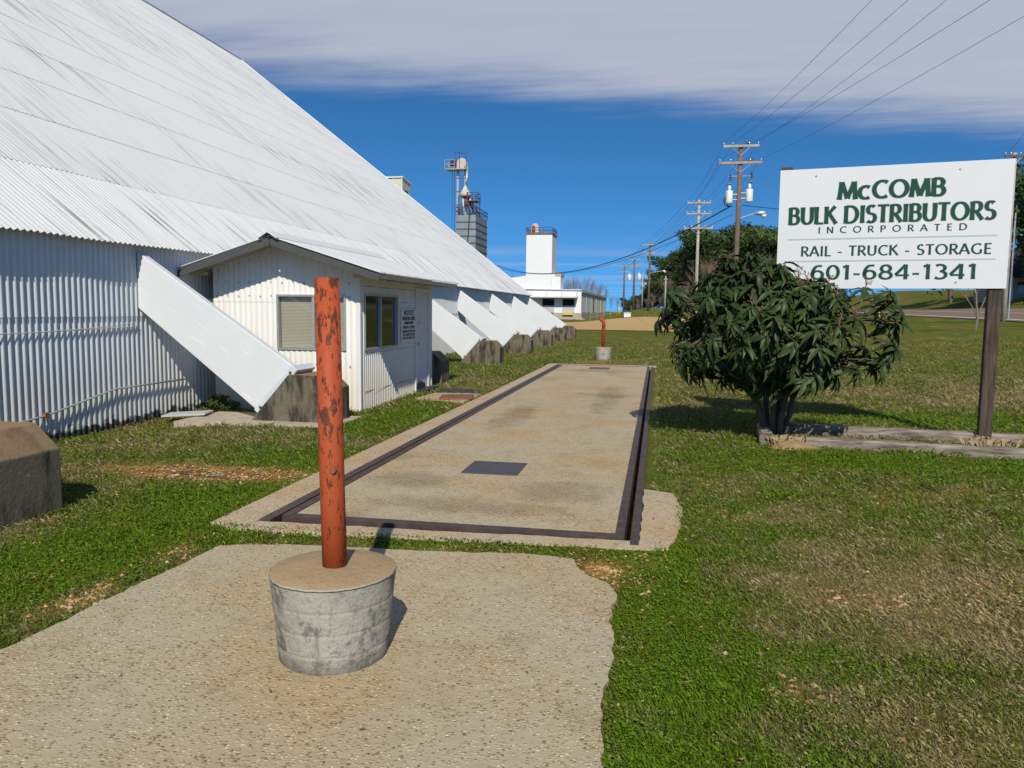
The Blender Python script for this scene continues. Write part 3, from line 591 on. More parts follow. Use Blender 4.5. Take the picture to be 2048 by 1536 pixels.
MB().tube([(HX1+0.018, DY0+0.17, 1.0), (HX1+0.06, DY0+0.17, 1.0)], 0.022, 10).build('handle', M['aluminium'], dr)
m = MB()
for k in range(12):
    y = DY0+0.02+k*0.05; m.prism([(y, 0.0), (y+0.05, 0.0), (y+0.05, 0.12+0.22*abs(math.sin(k*1.7))*(1-k/14)), (y, 0.12+0.22*abs(math.sin((k-1)*1.7))*(1-(k-1)/14))], HX1+0.0405, HX1+0.043, 'x')
m.build('rot_patch', M['rubber'], dr)
MB().box(HX1, HX1+0.25, DY0+0.1, DY1, -0.02, 0.06).build('door_step', M['rubber'], hut)
# screws in rows
m = MB()
for z in (0.75, 1.9, 2.13):
    for k in range(13):
        x = HX0+0.05+k*0.2
        if WX0-0.02 < x < WX1+0.02 and 0.95 < z < 1.95: continue
        if x < HX1-0.02 and z < hz(x)-0.05: m.tube([(x, HY0-0.02, z+0.02*math.sin(k*3)), (x, HY0-0.002, z)], 0.008, 6)
for k in range(14): x = HX0+0.1+k*0.185; m.tube([(x, HY0-0.02, hz(x)-0.09), (x, HY0-0.002, hz(x)-0.09)], 0.008, 6)
for z in (0.3, 0.95, 1.83, 2.08):
    for k in range(28):
        y = 12.3+k*0.1
        if (SY0-0.02 < y < SY1+0.02 and SZ0-0.02 < z < SZ1+0.02) or y > DY0-0.03: continue
        m.tube([(HX1+0.022, y, z), (HX1+0.002, y, z)], 0.007, 6)
m.build('screws', M['bolt'], hut)['kind'] = 'stuff'
# roof
RY0, RY1, EX0, EX1 = 11.52, 16.45, -7.86, -4.29
for s, ex in ((1, EX1), (-1, EX0)):
    dxr = abs(ex-PKX); dzr = 0.31*dxr; l = math.hypot(dxr, dzr)
    U = (0,1,0); Vv = (-s*dxr/l, 0, dzr/l); Nn = (s*dzr/l, 0, dxr/l)
    MB().corr((ex, RY0, 2.845-dzr), U, Vv, Nn, RY1-RY0, 0, l, 0.076, 0.016, 8).build('roof_sheet', M['hut_roof'], hut, True)
    mid = Vector(((ex+PKX)/2, RY0+0.03, 2.835-dzr/2-0.075)); MB().obox(mid-Vector((0,0,0.0)), Vector((s*dxr/2-0.004*s,0,-dzr/2)), (0,0.014,0), Vector((s*dzr/l,0,dxr/l))*0.055).build('fascia', M['shade_fascia'], hut)
    MB().obox(mid+Vector((0,0.3,0.045)), Vector((s*dxr/2-0.03*s,0,-dzr/2)), (0,0.25,0), Vector((s*dzr/l,0,dxr/l))*0.006).build('soffit', M['soffit'], hut)
    for k in range(7): y = RY0+0.35+k*0.75; MB().box(min(ex+0.04*-s, (HX1 if s > 0 else HX0)), max(ex-0.04*s, (HX1 if s > 0 else HX0)), y, y+0.045, 2.845-dzr-0.075, 2.845-dzr-0.018).build('rafter_tail', M['soffit'], hut)
    MB().box(min(ex-0.03*s, ex-0.05*s), max(ex-0.03*s, ex-0.05*s), RY0+0.06, RY1-0.03, 2.845-dzr-0.09, 2.845-dzr-0.02).build('eave_board', M['soffit'], hut)
MB().prism([(PKX-0.17, 2.815), (PKX, 2.93), (PKX+0.17, 2.815), (PKX+0.165, 2.80), (PKX, 2.90), (PKX-0.165, 2.80)], RY0-0.06, RY1, 'y').build('ridge_cap', M['white_trim'], hut)
MB().prism([(PKX-0.13, 2.815), (PKX, 2.895), (PKX+0.13, 2.815)], RY0+0.01, RY0+0.04, 'y').build('ridge_shade', M['shade_black'], hut)  # near-black wedge painted as the shade under the ridge cap
# cables, meter box in the gap beside the hut
MB().box(-7.62, -7.52, 12.15, 12.35, 1.5, 1.85).build('meter_box', M['galvanised'], hut)

# ------------------------------------------------------------------ lettering: flared sans strokes drawn with a broad pen
def arc(cx, cy, rx, ry, a0, a1, n=20): return [(cx+rx*math.cos(R(a0+(a1-a0)*i/n)), cy+ry*math.sin(R(a0+(a1-a0)*i/n))) for i in range(n+1)]
# glyph: (advance, strokes) in a unit-cap-height box; a stroke is a polyline of centre points
G = {
 'I': (0.30, [[(.15,0),(.15,1)]]), 'L': (0.52, [[(.12,1),(.12,0)],[(.12,.04),(.50,.04)]]), 'T': (0.62, [[(.31,0),(.31,1)],[(.02,.96),(.60,.96)]]),
 'E': (0.54, [[(.12,0),(.12,1)],[(.12,.96),(.5,.96)],[(.12,.52),(.46,.52)],[(.12,.04),(.5,.04)]]), 'F': (0.52, [[(.12,0),(.12,1)],[(.12,.96),(.5,.96)],[(.12,.5),(.45,.5)]]),
 'H': (0.74, [[(.12,0),(.12,1)],[(.62,0),(.62,1)],[(.12,.52),(.62,.52)]]), 'N': (0.76, [[(.12,0),(.12,1)],[(.12,.98),(.62,.02)],[(.64,0),(.64,1)]]),
 'M': (0.92, [[(.08,0),(.17,1)],[(.17,.98),(.46,.06)],[(.46,.06),(.75,.98)],[(.75,1),(.84,0)]]), 'A': (0.72, [[(.03,0),(.35,1)],[(.35,1),(.69,0)],[(.15,.33),(.56,.33)]]),
 'K': (0.68, [[(.12,0),(.12,1)],[(.13,.46),(.58,1)],[(.26,.60),(.66,0)]]), 'U': (0.74, [[(.12,1),(.12,.34)]+arc(.37,.34,.25,.30,180,360)+[(.62,1)]]),
 'Y': (0.68, [[(.03,1),(.34,.46)],[(.34,.46),(.65,1)],[(.34,.46),(.34,0)]]), 'V': (0.7, [[(.03,1),(.35,0)],[(.35,0),(.67,1)]]),
 'O': (0.92, [arc(.46,.5,.36,.46,90,450,40)]), 'C': (0.76, [arc(.48,.5,.37,.46,52,308,30)]), 'G': (0.84, [arc(.48,.5,.37,.46,52,300,30),[(.70,.44),(.70,.10)]]),
 'D': (0.82, [[(.12,0),(.12,1)],[(.12,.96),(.34,.96)]+arc(.34,.5,.37,.46,90,-90,24)+[(.12,.04)]]),
 'B': (0.66, [[(.12,0),(.12,1)],[(.12,.96),(.32,.96)]+arc(.32,.745,.19,.215,90,-90,14)+[(.12,.53)],[(.12,.53),(.34,.53)]+arc(.34,.285,.22,.245,90,-90,14)+[(.12,.04)]]),
 'P': (0.60, [[(.12,0),(.12,1)],[(.12,.96),(.32,.96)]+arc(.32,.71,.21,.25,90,-90,14)+[(.12,.46)]]),
 'R': (0.66, [[(.12,0),(.12,1)],[(.12,.96),(.32,.96)]+arc(.32,.72,.20,.24,90,-90,14)+[(.12,.48)],[(.30,.48),(.62,0)]]),
 'S': (0.58, [arc(.30,.735,.19,.225,40,250,18)+arc(.28,.27,.22,.24,80,-140,18)]), 'c': (0.62, [arc(.36,.36,.28,.34,52,308,26)]),
 't': (0.4, [[(.2,.9),(.2,.1)],[(.04,.68),(.36,.68)]]), 'o': (0.62, [arc(.31,.34,.24,.32,90,450,26)]), '-': (0.42, [[(.06,.36),(.36,.36)]]),
 '0': (0.70, [arc(.35,.5,.26,.46,90,450,34)]), '1': (0.48, [[(.28,0),(.28,1)],[(.08,.84),(.28,.97)]]), '6': (0.70, [[(.56,.95)]+arc(.42,.40,.32,.56,100,180,12)+arc(.35,.32,.25,.28,180,540,30)]),
 '8': (0.70, [arc(.35,.735,.21,.225,90,450,26),arc(.35,.27,.26,.235,90,450,26)]), '4': (0.72, [[(.52,0),(.52,1)],[(.50,.97),(.05,.30)],[(.05,.27),(.68,.27)]]),
 '3': (0.64, [arc(.28,.74,.22,.22,140,-90,18),arc(.28,.28,.27,.25,90,-140,20)]), '7': (0.6, [[(.05,.95),(.55,.95)],[(.55,.95),(.2,0)]]), ':': (0.25, [[(.12,.02),(.12,.14)],[(.12,.5),(.12,.62)]]), '.': (0.22, [[(.11,0),(.11,.12)]]), ',': (0.22, [[(.12,.12),(.07,-.12)]]), ' ': (0.34, []),
}
def stroke_poly(pts, wv, wh_):
    # broad-pen outline: thick where the stroke runs up and down, thin where it runs across, a slight flare at the ends
    n = len(pts); left = []; right = []
    closed = math.hypot(pts[0][0]-pts[-1][0], pts[0][1]-pts[-1][1]) < 1e-6
    L = [0.0]
    for i in range(1, n): L.append(L[-1]+math.hypot(pts[i][0]-pts[i-1][0], pts[i][1]-pts[i-1][1]))
    for i, p in enumerate(pts):
        a = pts[i-1] if i else (pts[-2] if closed else pts[0]); b = pts[i+1] if i < n-1 else (pts[1] if closed else pts[-1])
        dx, dy = b[0]-a[0], b[1]-a[1]; l = math.hypot(dx, dy) or 1; dx /= l; dy /= l
        w = wh_+(wv-wh_)*abs(dy)**1.5
        if not closed: t = min(L[i], L[-1]-L[i])/max(L[-1], 1e-6); w *= 1+0.14*max(0, 1-t*4)
        left.append((p[0]-dy*w/2, p[1]+dx*w/2)); right.append((p[0]+dy*w/2, p[1]-dx*w/2))
    return left, right
def lettering(text, size, xsc, wv, wh_, track=0.0, grow=0.0):
    """flat stroke ribbons in x-z, centred on x=0, baseline z=0; grow widens the strokes"""
    x = 0; polys = []
    for ch in text:
        adv, st = G[ch]
        for s in st:
            q = []
            for i in range(len(s)-1):
                k = 4 if len(s) == 2 else 1
                for j in range(k): q.append((s[i][0]+(s[i+1][0]-s[i][0])*j/k, s[i][1]+(s[i+1][1]-s[i][1])*j/k))
            q.append(s[-1]); q = [((x+a*xsc), b) for a, b in q]
            polys.append(stroke_poly(q, wv+grow, wh_+grow))
        x += adv*xsc+track
    w = (x-track)
    out = []
    for l, r in polys: out.append(([((a-w/2)*size, b*size) for a, b in l], [((a-w/2)*size, b*size) for a, b in r]))
    return out, w*size
def add_letters(m, polys, x0, z0, y, rot=None):
    # each stroke on its own hair-thin level so no two overlapping strokes share a plane
    for k, (l, r) in enumerate(polys):
        n = len(l); yy = y-0.00012*(k % 9); kk = len(m.v)
        for (a, b) in l: m.v.append((x0+a, yy, z0+b))
        for (a, b) in r: m.v.append((x0+a, yy, z0+b))
        for i in range(n-1): m.f.append((kk+i, kk+i+1, kk+n+i+1, kk+n+i))
    return m

# ------------------------------------------------------------------ roadside sign
sg = thing('business_sign', (3.0, 11.2, 0), 'large white billboard with green lettering on two dark posts', 'sign')
sg['_org'] = [0,0,0]; SW, SH = 2.80, 1.63
sg.rotation_euler = (0, 0, math.atan2(-0.50, 2.77))
MB().box(-SW/2, SW/2, -0.012, 0.008, 2.045, 2.045+SH).build('panel', M['sign_white'], sg, bevel=0.003)
MB().box(1.21, 1.36, 0.012, 0.16, -0.3, 3.5).build('post', M['post_wood'], sg, bevel=0.008)
MB().box(-1.39, -1.24, 0.012, 0.16, -0.3, 3.72).build('post', M['post_wood'], sg, bevel=0.008)
def line(text, cx, z, h, width, wv, wh_, track=0.0):
    base, w0 = lettering(text, h, 1.0, wv, wh_, track); xs = width/w0; x = cx-width/2
    for ch in text:      # every character is a part of its own, its pale outline a piece of it
        adv = G[ch][0]*xs*h
        if ch != ' ':
            p, _ = lettering(ch, h, xs, wv, wh_); g, _ = lettering(ch, h, xs, wv, wh_, 0, 0.05)
            o = add_letters(MB(), p, x+adv/2, z, -0.0160).build('letter', M['sign_green'], sg); o['label'] = 'green letter '+ch
            add_letters(MB(), g, x+adv/2, z, -0.0135).build('outline', M['letter_edge'], o)
        x += adv+track*xs*h
line('McCOMB', 0.0, 3.245, 0.235, 1.30, 0.25, 0.13, 0.02)
line('BULK DISTRIBUTORS', -0.02, 2.925, 0.235, 2.50, 0.22, 0.11, 0.02)
line('INCORPORATED', 0.02, 2.80, 0.085, 1.80, 0.20, 0.11, 0.62)
line('RAIL - TRUCK - STORAGE', 0.06, 2.49, 0.135, 2.30, 0.19, 0.10, 0.05)
line('601-684-1341', 0.06, 2.17, 0.195, 2.02, 0.22, 0.11, 0.06)
for z in (2.715, 2.415): MB().box(-1.26, 1.26, -0.0150, -0.012, z, z+0.018).build('rule_line', M['sign_grey'], sg)
for x, z in ((-0.93, 3.58), (0.80, 3.58), (0.83, 2.13), (-0.93, 2.13)): MB().tube([(x, -0.013, z), (x, -0.022, z)], 0.013, 10).build('screw', M['galvanised'], sg)
# notice board on the hut
nb = thing('notice_board', (HX1+0.02, 14.59, 1.38), 'small white notice board with black operating hours text beside hut door', 'notice')
nb['_org'] = [0,0,0]; nb.rotation_euler = (0, 0, R(90)); nb.location = (HX1+0.035, 14.56, 0)
MB().box(-0.46, 0.46, -0.004, 0.012, 1.05, 1.71).build('board', M['sign_white'], nb, bevel=0.003)
m = MB()
for text, z, h, w in (('NOTICE', 1.585, 0.095, 0.62), ('OPERATING HOURS:', 1.49, 0.065, 0.80), ('MONDAY-FRIDAY', 1.41, 0.055, 0.55), ('7:00A.M. to 4:30P.M.', 1.325, 0.055, 0.72), ('IN ORDER FOR YOUR TRUCK', 1.25, 0.045, 0.80), ('TO BE LOADED, YOU MUST', 1.185, 0.045, 0.75), ('BE IN LINE BEFORE 4:00', 1.12, 0.045, 0.76)):
    p, w0 = lettering(text, h, 1.0, 0.32, 0.22, 0.08); p, w1 = lettering(text, h, w/w0, 0.30, 0.20, 0.08*w/w0); add_letters(m, p, 0, z, -0.0055)
m.build('lettering', M['black_print'], nb)['kind'] = 'stuff'
for x in (-0.43, 0.43):
    for z in (1.08, 1.68): MB().tube([(x, -0.004, z), (x, -0.010, z)], 0.009, 8).build('screw', M['bolt'], nb)

# ------------------------------------------------------------------ timbers and sand under the sign
def timber(p, q, w, h, label, z=0.0):
    p = Vector(p); q = Vector(q); d = (q-p); L = d.length; d.normalize(); s = Vector((-d.y, d.x, 0)); m = MB(); n = 24; rng = random.Random(int(p.x*77))
    prof = [(-w/2, 0), (-w/2, h*0.8), (-w*0.36, h), (w*0.36, h), (w/2, h*0.8), (w/2, 0)]
    for i in range(n+1):
        c = p+d*(L*i/n)
        for a, b in prof: m.v.append(tuple(c+s*(a*(1+rng.uniform(-.08, .08)))+Vector((0, 0, z-0.04+(b+0.04)*(1+rng.uniform(-.06, .06))))))
    k = len(prof)
    for i in range(n):
        for j in range(k): m.f.append((i*k+j, i*k+(j+1) % k, (i+1)*k+(j+1) % k, (i+1)*k+j))
    m.f += [tuple(range(k))[::-1], tuple(n*k+j for j in range(k))]
    return tag(m.build('landscape_timber', M['weathered_timber'], None), label, 'timber', 'weathered timbers edging the sign bed')
timber((1.9, 10.28, 0), (6.2, 9.75, 0), 0.17, 0.13, 'long grey landscape timber in front of the sign posts')
timber((1.75, 11.42, 0), (6.0, 11.0, 0), 0.17, 0.14, 'long bleached landscape timber behind the sign posts')
timber((1.42, 10.25, 0), (1.52, 11.35, 0), 0.17, 0.15, 'short dark timber at the foot of the leafy bush')
def mound(cx, cy, rx, ry, h, name, mat, label, seed):
    m = MB(); n = 22; rings = 7
    for i in range(rings+1):
        for j in range(n):
            a = 2*math.pi*j/n; r = i/rings; x = cx+rx*r*math.cos(a)*(1+0.15*math.sin(3*a+seed)); y = cy+ry*r*math.sin(a)*(1+0.15*math.cos(2*a+seed))
            m.v.append((x, y, float(terrain(x, y))-0.02+(h+0.02)*(1-r*r)*(0.8+0.4*float(fbm(x*6, y*6, seed)))))
    for i in range(rings):
        for j in range(n): m.f.append((i*n+j, i*n+(j+1) % n, (i+1)*n+(j+1) % n, (i+1)*n+j))
    o = m.build(name, M[mat], None, True); o['kind'] = 'structure'; o['label'] = label; return o
mound(1.72, 10.12, 0.36, 0.20, 0.085, 'sand_heap', 'heap_sand', 'small heap of bare tan sand at the end of the front timber', 2)
mound(-4.5, 7.14, 1.15, 0.30, 0.012, 'mud_patch', 'mud', 'rusty orange gravelly mud patch in the lawn', 4)
# puddle in the mud
m = MB(); n = 40
for j in range(n):
    a = 2*math.pi*j/n; m.v.append((-4.9+0.62*math.cos(a)*(1+0.2*math.sin(3*a+1)+0.1*math.sin(7*a)), 7.22+0.13*math.sin(a)*(1+0.25*math.cos(2*a)), 0.004+float(terrain(-4.9, 7.22))))
m.f.append(tuple(range(n))); w = m.build('puddle', M['water'], None); w['kind'] = 'structure'; w['label'] = 'shallow brown puddle in the mud'
# concrete pad under the first buttress, litter beside the barn
flat_poly('concrete_pad', wiggle([(-6.95,10.1),(-4.5,10.28),(-4.5,11.3),(-6.9,11.25)], 0.12, 0.04, 8), -0.1, 0.03, M['pad_concrete'], None, 'structure', 'thin concrete pad below the first buttress')
flat_poly('concrete_pad', wiggle([(-4.5,14.0),(-3.45,13.6),(-3.45,15.0),(-4.35,15.3)], 0.1, 0.03, 11), -0.05, 0.025, M['kerb_aggregate'], None, 'structure', 'broken concrete pad before the hut door')
o = MB().obox((-7.15, 10.75, 0.05), (0.33, 0.06, 0.02), (-0.05, 0.20, 0.0), (0, 0, 0.012)).build('metal_sheet', M['grey_sheet'], None); tag(o, 'loose grey sheet lying on the ground against the barn wall', 'sheet')
o = MB().obox((-4.0, 15.35, 0.035), (0.42, 0.06, 0), (-0.06, 0.30, 0.006), (0, 0, 0.008)).build('rubber_mat', M['rubber'], None); tag(o, 'black rubber mat lying on the grass near the hut door', 'mat')
o = MB().obox((-3.75, 14.25, 0.04), (0.30, 0.10, 0), (-0.06, 0.34, 0.004), (0, 0, 0.006)).build('rusty_plate', M['rust'], None); tag(o, 'flat rusty steel plate lying on the broken concrete pad', 'plate')

# ------------------------------------------------------------------ loquat bush
def leaf_mesh(name, L, W, droop, seed):
    rng = random.Random(seed); m = MB(); n = 6
    for i in range(n+1):
        t = i/n; w = W*math.sin(math.pi*min(1, (t*0.93+0.05))**0.85)*0.5 if 0 < i < n else 0.002
        y = L*(t-0.14*droop*t*t); z = -L*droop*0.5*t**2+0.004*math.sin(t*20+seed)
        for s in (-1, 0, 1): m.v.append((s*w, y, z+abs(s)*w*0.45))
    for i in range(n):
        for j in range(2): m.f.append((i*3+j, i*3+j+1, (i+1)*3+j+1, (i+1)*3+j))
    return m
LEAF = [leaf_mesh('leaf', 0.27, 0.066, 0.6, 1), leaf_mesh('leaf', 0.22, 0.054, 1.0, 2), leaf_mesh('leaf', 0.30, 0.070, 1.3, 3), leaf_mesh('leaf', 0.17, 0.044, 0.45, 4)]
LEAF_ME = []
for q in LEAF:
    me = bpy.data.meshes.new('leaf'); me.from_pydata(q.v, [], q.f); me.polygons.foreach_set('use_smooth', [True]*len(q.f)); me.materials.append(M['loquat_leaf']); LEAF_ME.append(me)
def loquat():
    BX, BY = 1.62, 10.98
    b = thing('loquat_bush', (BX, BY, 0), 'dark green bush with long drooping leaves growing before the sign', 'bush')
    rng = random.Random(12); wood = MB(); tips = []
    C = Vector((1.44, 10.70, 1.46))
    def crown_r(d):
        # radius of the crown along a direction from its middle
        x = d.x; rx = 1.62 if x < 0 else 1.62
        rz = 1.0 if d.z > 0 else 0.80
        return 1/math.sqrt((d.x/rx)**2+(d.y/1.12)**2+(d.z/rz)**2)
    stems = []
    for k in range(7):
        a = k*0.9+rng.uniform(-.2, .2); base = Vector((BX+0.10*math.cos(a), BY+0.10*math.sin(a), -0.05))
        mid = Vector((BX+0.26*math.cos(a)-0.05, BY+0.22*math.sin(a)-0.05, 0.55)); end = C+Vector((0.65*math.cos(a), 0.5*math.sin(a), rng.uniform(-.2, .2)))
        pts = [base, (base+mid)/2+Vector((rng.uniform(-.03,.03), rng.uniform(-.03,.03), 0)), mid, (mid+end)/2+Vector((rng.uniform(-.08,.08),)*3), end]
        wood.tube(pts, [0.050, 0.043, 0.036, 0.028, 0.018], 7); stems.append((mid, pts[3], end))
    NT_ = 460; ga = math.pi*(3-math.sqrt(5)); i = 0
    while len(tips) < NT_ and i < 3000:
        i += 1
        z = rng.uniform(-1, 1); r = math.sqrt(max(0, 1-z*z)); a = rng.uniform(0, 2*math.pi); d = Vector((r*math.cos(a), r*math.sin(a), z))
        if d.z < -0.55 and rng.random() < 0.55: continue
        lump = 0.64+0.62*float(fbm(d.x*2.4+5, d.z*2.4+d.y*1.7+3, 77, 2))
        rad = crown_r(d)*lump*(rng.uniform(0.55, 0.8) if rng.random() < 0.3 else rng.uniform(0.86, 1.03))
        p = C+d*rad
        if p.z < 0.50+0.3*max(0, 0.6-abs(p.x-1.5)): continue
        tips.append((p, d))
    for p, d in tips:
        st = min((s for trio in stems for s in trio), key=lambda s: (s-p).length+0.5*max(0, s.z-p.z))
        mid = (st+p)/2+Vector((0, 0, 0.06)); wood.tube([st, mid, p], [0.013, 0.009, 0.006], 5, False)
    wood.build('trunk', M['bark'], b, True)
    leaves = []
    for p, d in tips:
        ax = (d*0.75+Vector((0, 0, 0.75))+Vector((rng.uniform(-.3,.3), rng.uniform(-.3,.3), 0))).normalized()
        n = rng.randint(8, 13); a0 = rng.uniform(0, 6.28); o1 = ax.orthogonal().normalized(); o2 = ax.cross(o1)
        for k in range(n):
            a = a0+k*2.4; rad = o1*math.cos(a)+o2*math.sin(a); el = rng.uniform(-0.35, 0.75)*(1-k/n*0.8)+0.1
            y = (rad*math.cos(el)+ax*math.sin(el)+Vector((0, 0, -0.42))).normalized(); x = y.cross(ax).normalized(); z = x.cross(y)
            tw = rng.uniform(-.5, .5); x, z = x*math.cos(tw)+z*math.sin(tw), z*math.cos(tw)-x*math.sin(tw)
            s = rng.uniform(0.72, 1.12); q = p-ax*0.07*(k/n)
            leaves.append((Matrix(((x.x*s, y.x*s, z.x*s, q.x), (x.y*s, y.y*s, z.y*s, q.y), (x.z*s, y.z*s, z.z*s, q.z), (0, 0, 0, 1))), rng.randrange(4)))
    eye = Vector((0, 0, 1.7)); leaves.sort(key=lambda l: (l[0].to_translation()+l[0].to_3x3() @ Vector((0,0.15,0))-eye).length)
    org = Vector((BX, BY, 0))
    for Mx, v in leaves[:300]:
        o = bpy.data.objects.new('leaf', LEAF_ME[v]); COL.objects.link(o); o.parent = b; Mx = Mx.copy(); Mx.translation -= org; o.matrix_local = Mx
    vs = []; fs = []; k = 0
    LV = [np.array(q.v) for q in LEAF]; LF = [np.array(q.f) for q in LEAF]
    for Mx, v in leaves[300:]:
        A = np.array(Mx); vs.append(LV[v] @ A[:3,:3].T+A[:3,3]-np.array(org)); fs.append(LF[v]+k); k += len(LV[v])
    me = bpy.data.meshes.new('foliage'); me.from_pydata(np.concatenate(vs).tolist(), [], np.concatenate(fs).tolist()); me.polygons.foreach_set('use_smooth', [True]*len(me.polygons)); me.materials.append(M['loquat_leaf'])
    o = bpy.data.objects.new('foliage', me); COL.objects.link(o); o.parent = b; o['kind'] = 'stuff'
    # dry brown flower stalks
    m = MB()
    for p, d in rng.sample(tips, 60):
        if p.z < 1.1: continue
        for k in range(7):
            e = p+Vector((rng.uniform(-.07,.07), rng.uniform(-.07,.07), rng.uniform(0.03,.15))); mid = (p+e)/2+Vector((rng.uniform(-.02,.02), 0, 0.02)); m.tube([p, mid, e, e+Vector((rng.uniform(-.02,.02), 0, -.015))], [0.004, 0.003, 0.005, 0.003], 4)
    m.build('flower_stalks', M['dead_leaf'], b)['kind'] = 'stuff'
loquat()

# ------------------------------------------------------------------ utility poles and wires
GP = 'wooden utility poles along the road'
WIRES = []
def pole(x, y, top, mat, label, arms, lamp=None, cans=None, r=0.15, lean=0.0, yawd=0.0):
    zb = float(terrain(x, y)); p = thing('utility_pole', (x, y, zb), label, 'pole', GP); c, s = math.cos(yawd), math.sin(yawd)
    Xf = lambda u, z, w=0.0: (x+u*c-w*s-lean*(top-z), y+u*s+w*c, z)
    MB().tube([Xf(0, zb-0.5), Xf(0, (zb+top)/2), Xf(0, top)], [r, r*0.86, r*0.7], 12).build('post', M[mat], p, True)
    for z, hw, am in arms:
        a = MB().obox(Xf(0, z, -r*0.9), Vector((hw*c, hw*s, 0)), Vector((-s*0.05, c*0.05, 0)), (0, 0, 0.065)).build('crossarm', M[am], p)
        for u in (-hw*0.95, -hw*0.45, hw*0.45, hw*0.95): MB().tube([Xf(u, z+0.06, -r*0.9), Xf(u, z+0.14, -r*0.9), Xf(u, z+0.16, -r*0.9), Xf(u, z+0.2, -r*0.9)], [0.02, 0.025, 0.045, 0.03], 7).build('insulator', M['galvanised'], a)
        for u in (-hw*0.5, hw*0.5): MB().tube([Xf(u, z-0.05, -r*0.9), Xf(0, z-0.55, -r*0.8)], 0.018, 5).build('brace', M['galvanised'], p)
    if lamp:
        z, L = lamp; MB().tube([Xf(0.1, z-0.25), Xf(L*0.55, z-0.02), Xf(L-0.5, z)], 0.028, 7).build('lamp_arm', M['galvanised'], p)
        lp = MB().tube([Xf(L-0.55, z+0.01), Xf(L-0.3, z+0.04), Xf(L, z+0.02), Xf(L+0.18, z-0.02)], [0.05, 0.12, 0.16, 0.05], 10).build('lamp_head', M['galvanised'], p, True)
        MB().tube([Xf(L+0.02, z-0.06), Xf(L+0.02, z-0.16), Xf(L+0.02, z-0.22)], [0.15, 0.13, 0.05], 10).build('lens', M['transformer_paint'], lp, True)
    for (u, z, rad, h) in cans or ():
        t = MB().tube([Xf(u, z-h/2, -0.12), Xf(u, z-h/2+0.04, -0.12), Xf(u, z+h/2-0.05, -0.12), Xf(u, z+h/2, -0.12)], [rad*0.9, rad, rad, rad*0.93], 16).build('transformer', M['transformer_paint'], p, True)
        MB().tube([Xf(u, z+h/2, -0.12), Xf(u, z+h/2+0.1, -0.12), Xf(u, z+h/2+0.22, -0.12), Xf(u, z+h/2+0.32, -0.12)], [0.05, 0.09, 0.09, 0.03], 8).build('bushing', M['transformer_paint'], t, True)
        MB().box(min(u*0.3, u), max(u*0.3, u), -0.05, 0.05, z+0.08, z+0.16).box(min(u*0.3, u), max(u*0.3, u), -0.05, 0.05, z-0.18, z-0.10)
        MB().tube([Xf(u*0.95, z+0.15, -0.06), Xf(0, z+0.15, -0.04)], 0.05, 6).tube([Xf(u*0.95, z-0.15, -0.06), Xf(0, z-0.15, -0.04)], 0.05, 6).build('bracket', M['galvanised'], t)
    return p, Xf
p1, F1 = pole(4.42, 47, 11.36, 'pole_dark', 'dark brown utility pole with two white transformers and a streetlamp', [(11.22, 1.0, 'pole_grey'), (10.28, 1.2, 'arm_wood')], (7.4, 1.42), [(-0.55, 8.35, 0.20, 0.72), (0.57, 8.42, 0.20, 0.72)], 0.17, 0.004)
for u, z in ((-0.52, 9.4), (0.66, 9.5)):
    MB().tube([F1(u, z+0.25), F1(u+0.02, z-0.1)], 0.06, 8).tube([F1(u-0.1, z-0.3), F1(u+0.05, z-0.28)], 0.07, 8).build('cutout', M['bolt'], p1)
MB().tube([F1(-0.66, 9.55), F1(0.66, 9.55)], 0.02, 6).build('cutout_bar', M['galvanised'], p1)
for u, z in ((0.35, 11.4), (0.55, 10.45)): MB().tube([F1(u-0.12, z-0.2), F1(u, z), F1(u+0.12, z+0.08)], [0.05, 0.09, 0.05], 7).build('arrester', M['bolt'], p1)
m = MB().tube([F1(-0.62, 8.6), F1(-0.85, 8.2), F1(-0.75, 7.9), F1(-0.5, 7.82)], 0.03, 6).tube([F1(-0.62, 8.55), F1(-0.78, 8.15), F1(-0.6, 7.88), F1(-0.3, 7.86)], 0.025, 6); m.build('drop_loop', M['cable'], p1)
p2, F2 = pole(3.25, 70, 11.45, 'pole_grey', 'pale grey bleached utility pole with three crossarms and no lamp', [(11.18, 1.0, 'pole_grey'), (10.25, 1.05, 'pole_grey'), (9.0, 1.25, 'pole_grey')], None, None, 0.16, 0.0)
p3, F3 = pole(-1.4, 115, 11.6, 'pole_dark', 'utility pole with rusty lower crossarm and streetlamp before the wooded hill', [(11.4, 1.15, 'pole_grey'), (10.2, 1.25, 'arm_wood')], (7.6, 2.2), None, 0.19)
p4, F4 = pole(-4.6, 148, 11.7, 'pole_dark', 'far utility pole carrying a pair of pale transformers and a streetlamp', [(11.5, 1.25, 'pole_grey'), (10.2, 1.3, 'arm_wood')], (7.0, 2.2), [(-0.9, 8.1, 0.36, 1.1), (0.95, 8.2, 0.36, 1.1)], 0.22)
p5, F5 = pole(-7.4, 170, 11.75, 'pole_dark', 'farthest tall utility pole with plain double crossarms', [(11.5, 1.15, 'pole_grey'), (10.3, 1.3, 'pole_grey')], None, None, 0.22)
pR, FR = pole(21.15, 53, 11.6, 'pole_grey', 'bleached utility pole standing across the lawn right of the billboard', [(11.4, 0.6, 'pole_dark')], None, None, 0.17)
MB().tube([FR(0.28, 1.5), FR(0.28, 8)], 0.05, 8).build('conduit', M['galvanised'], pR)
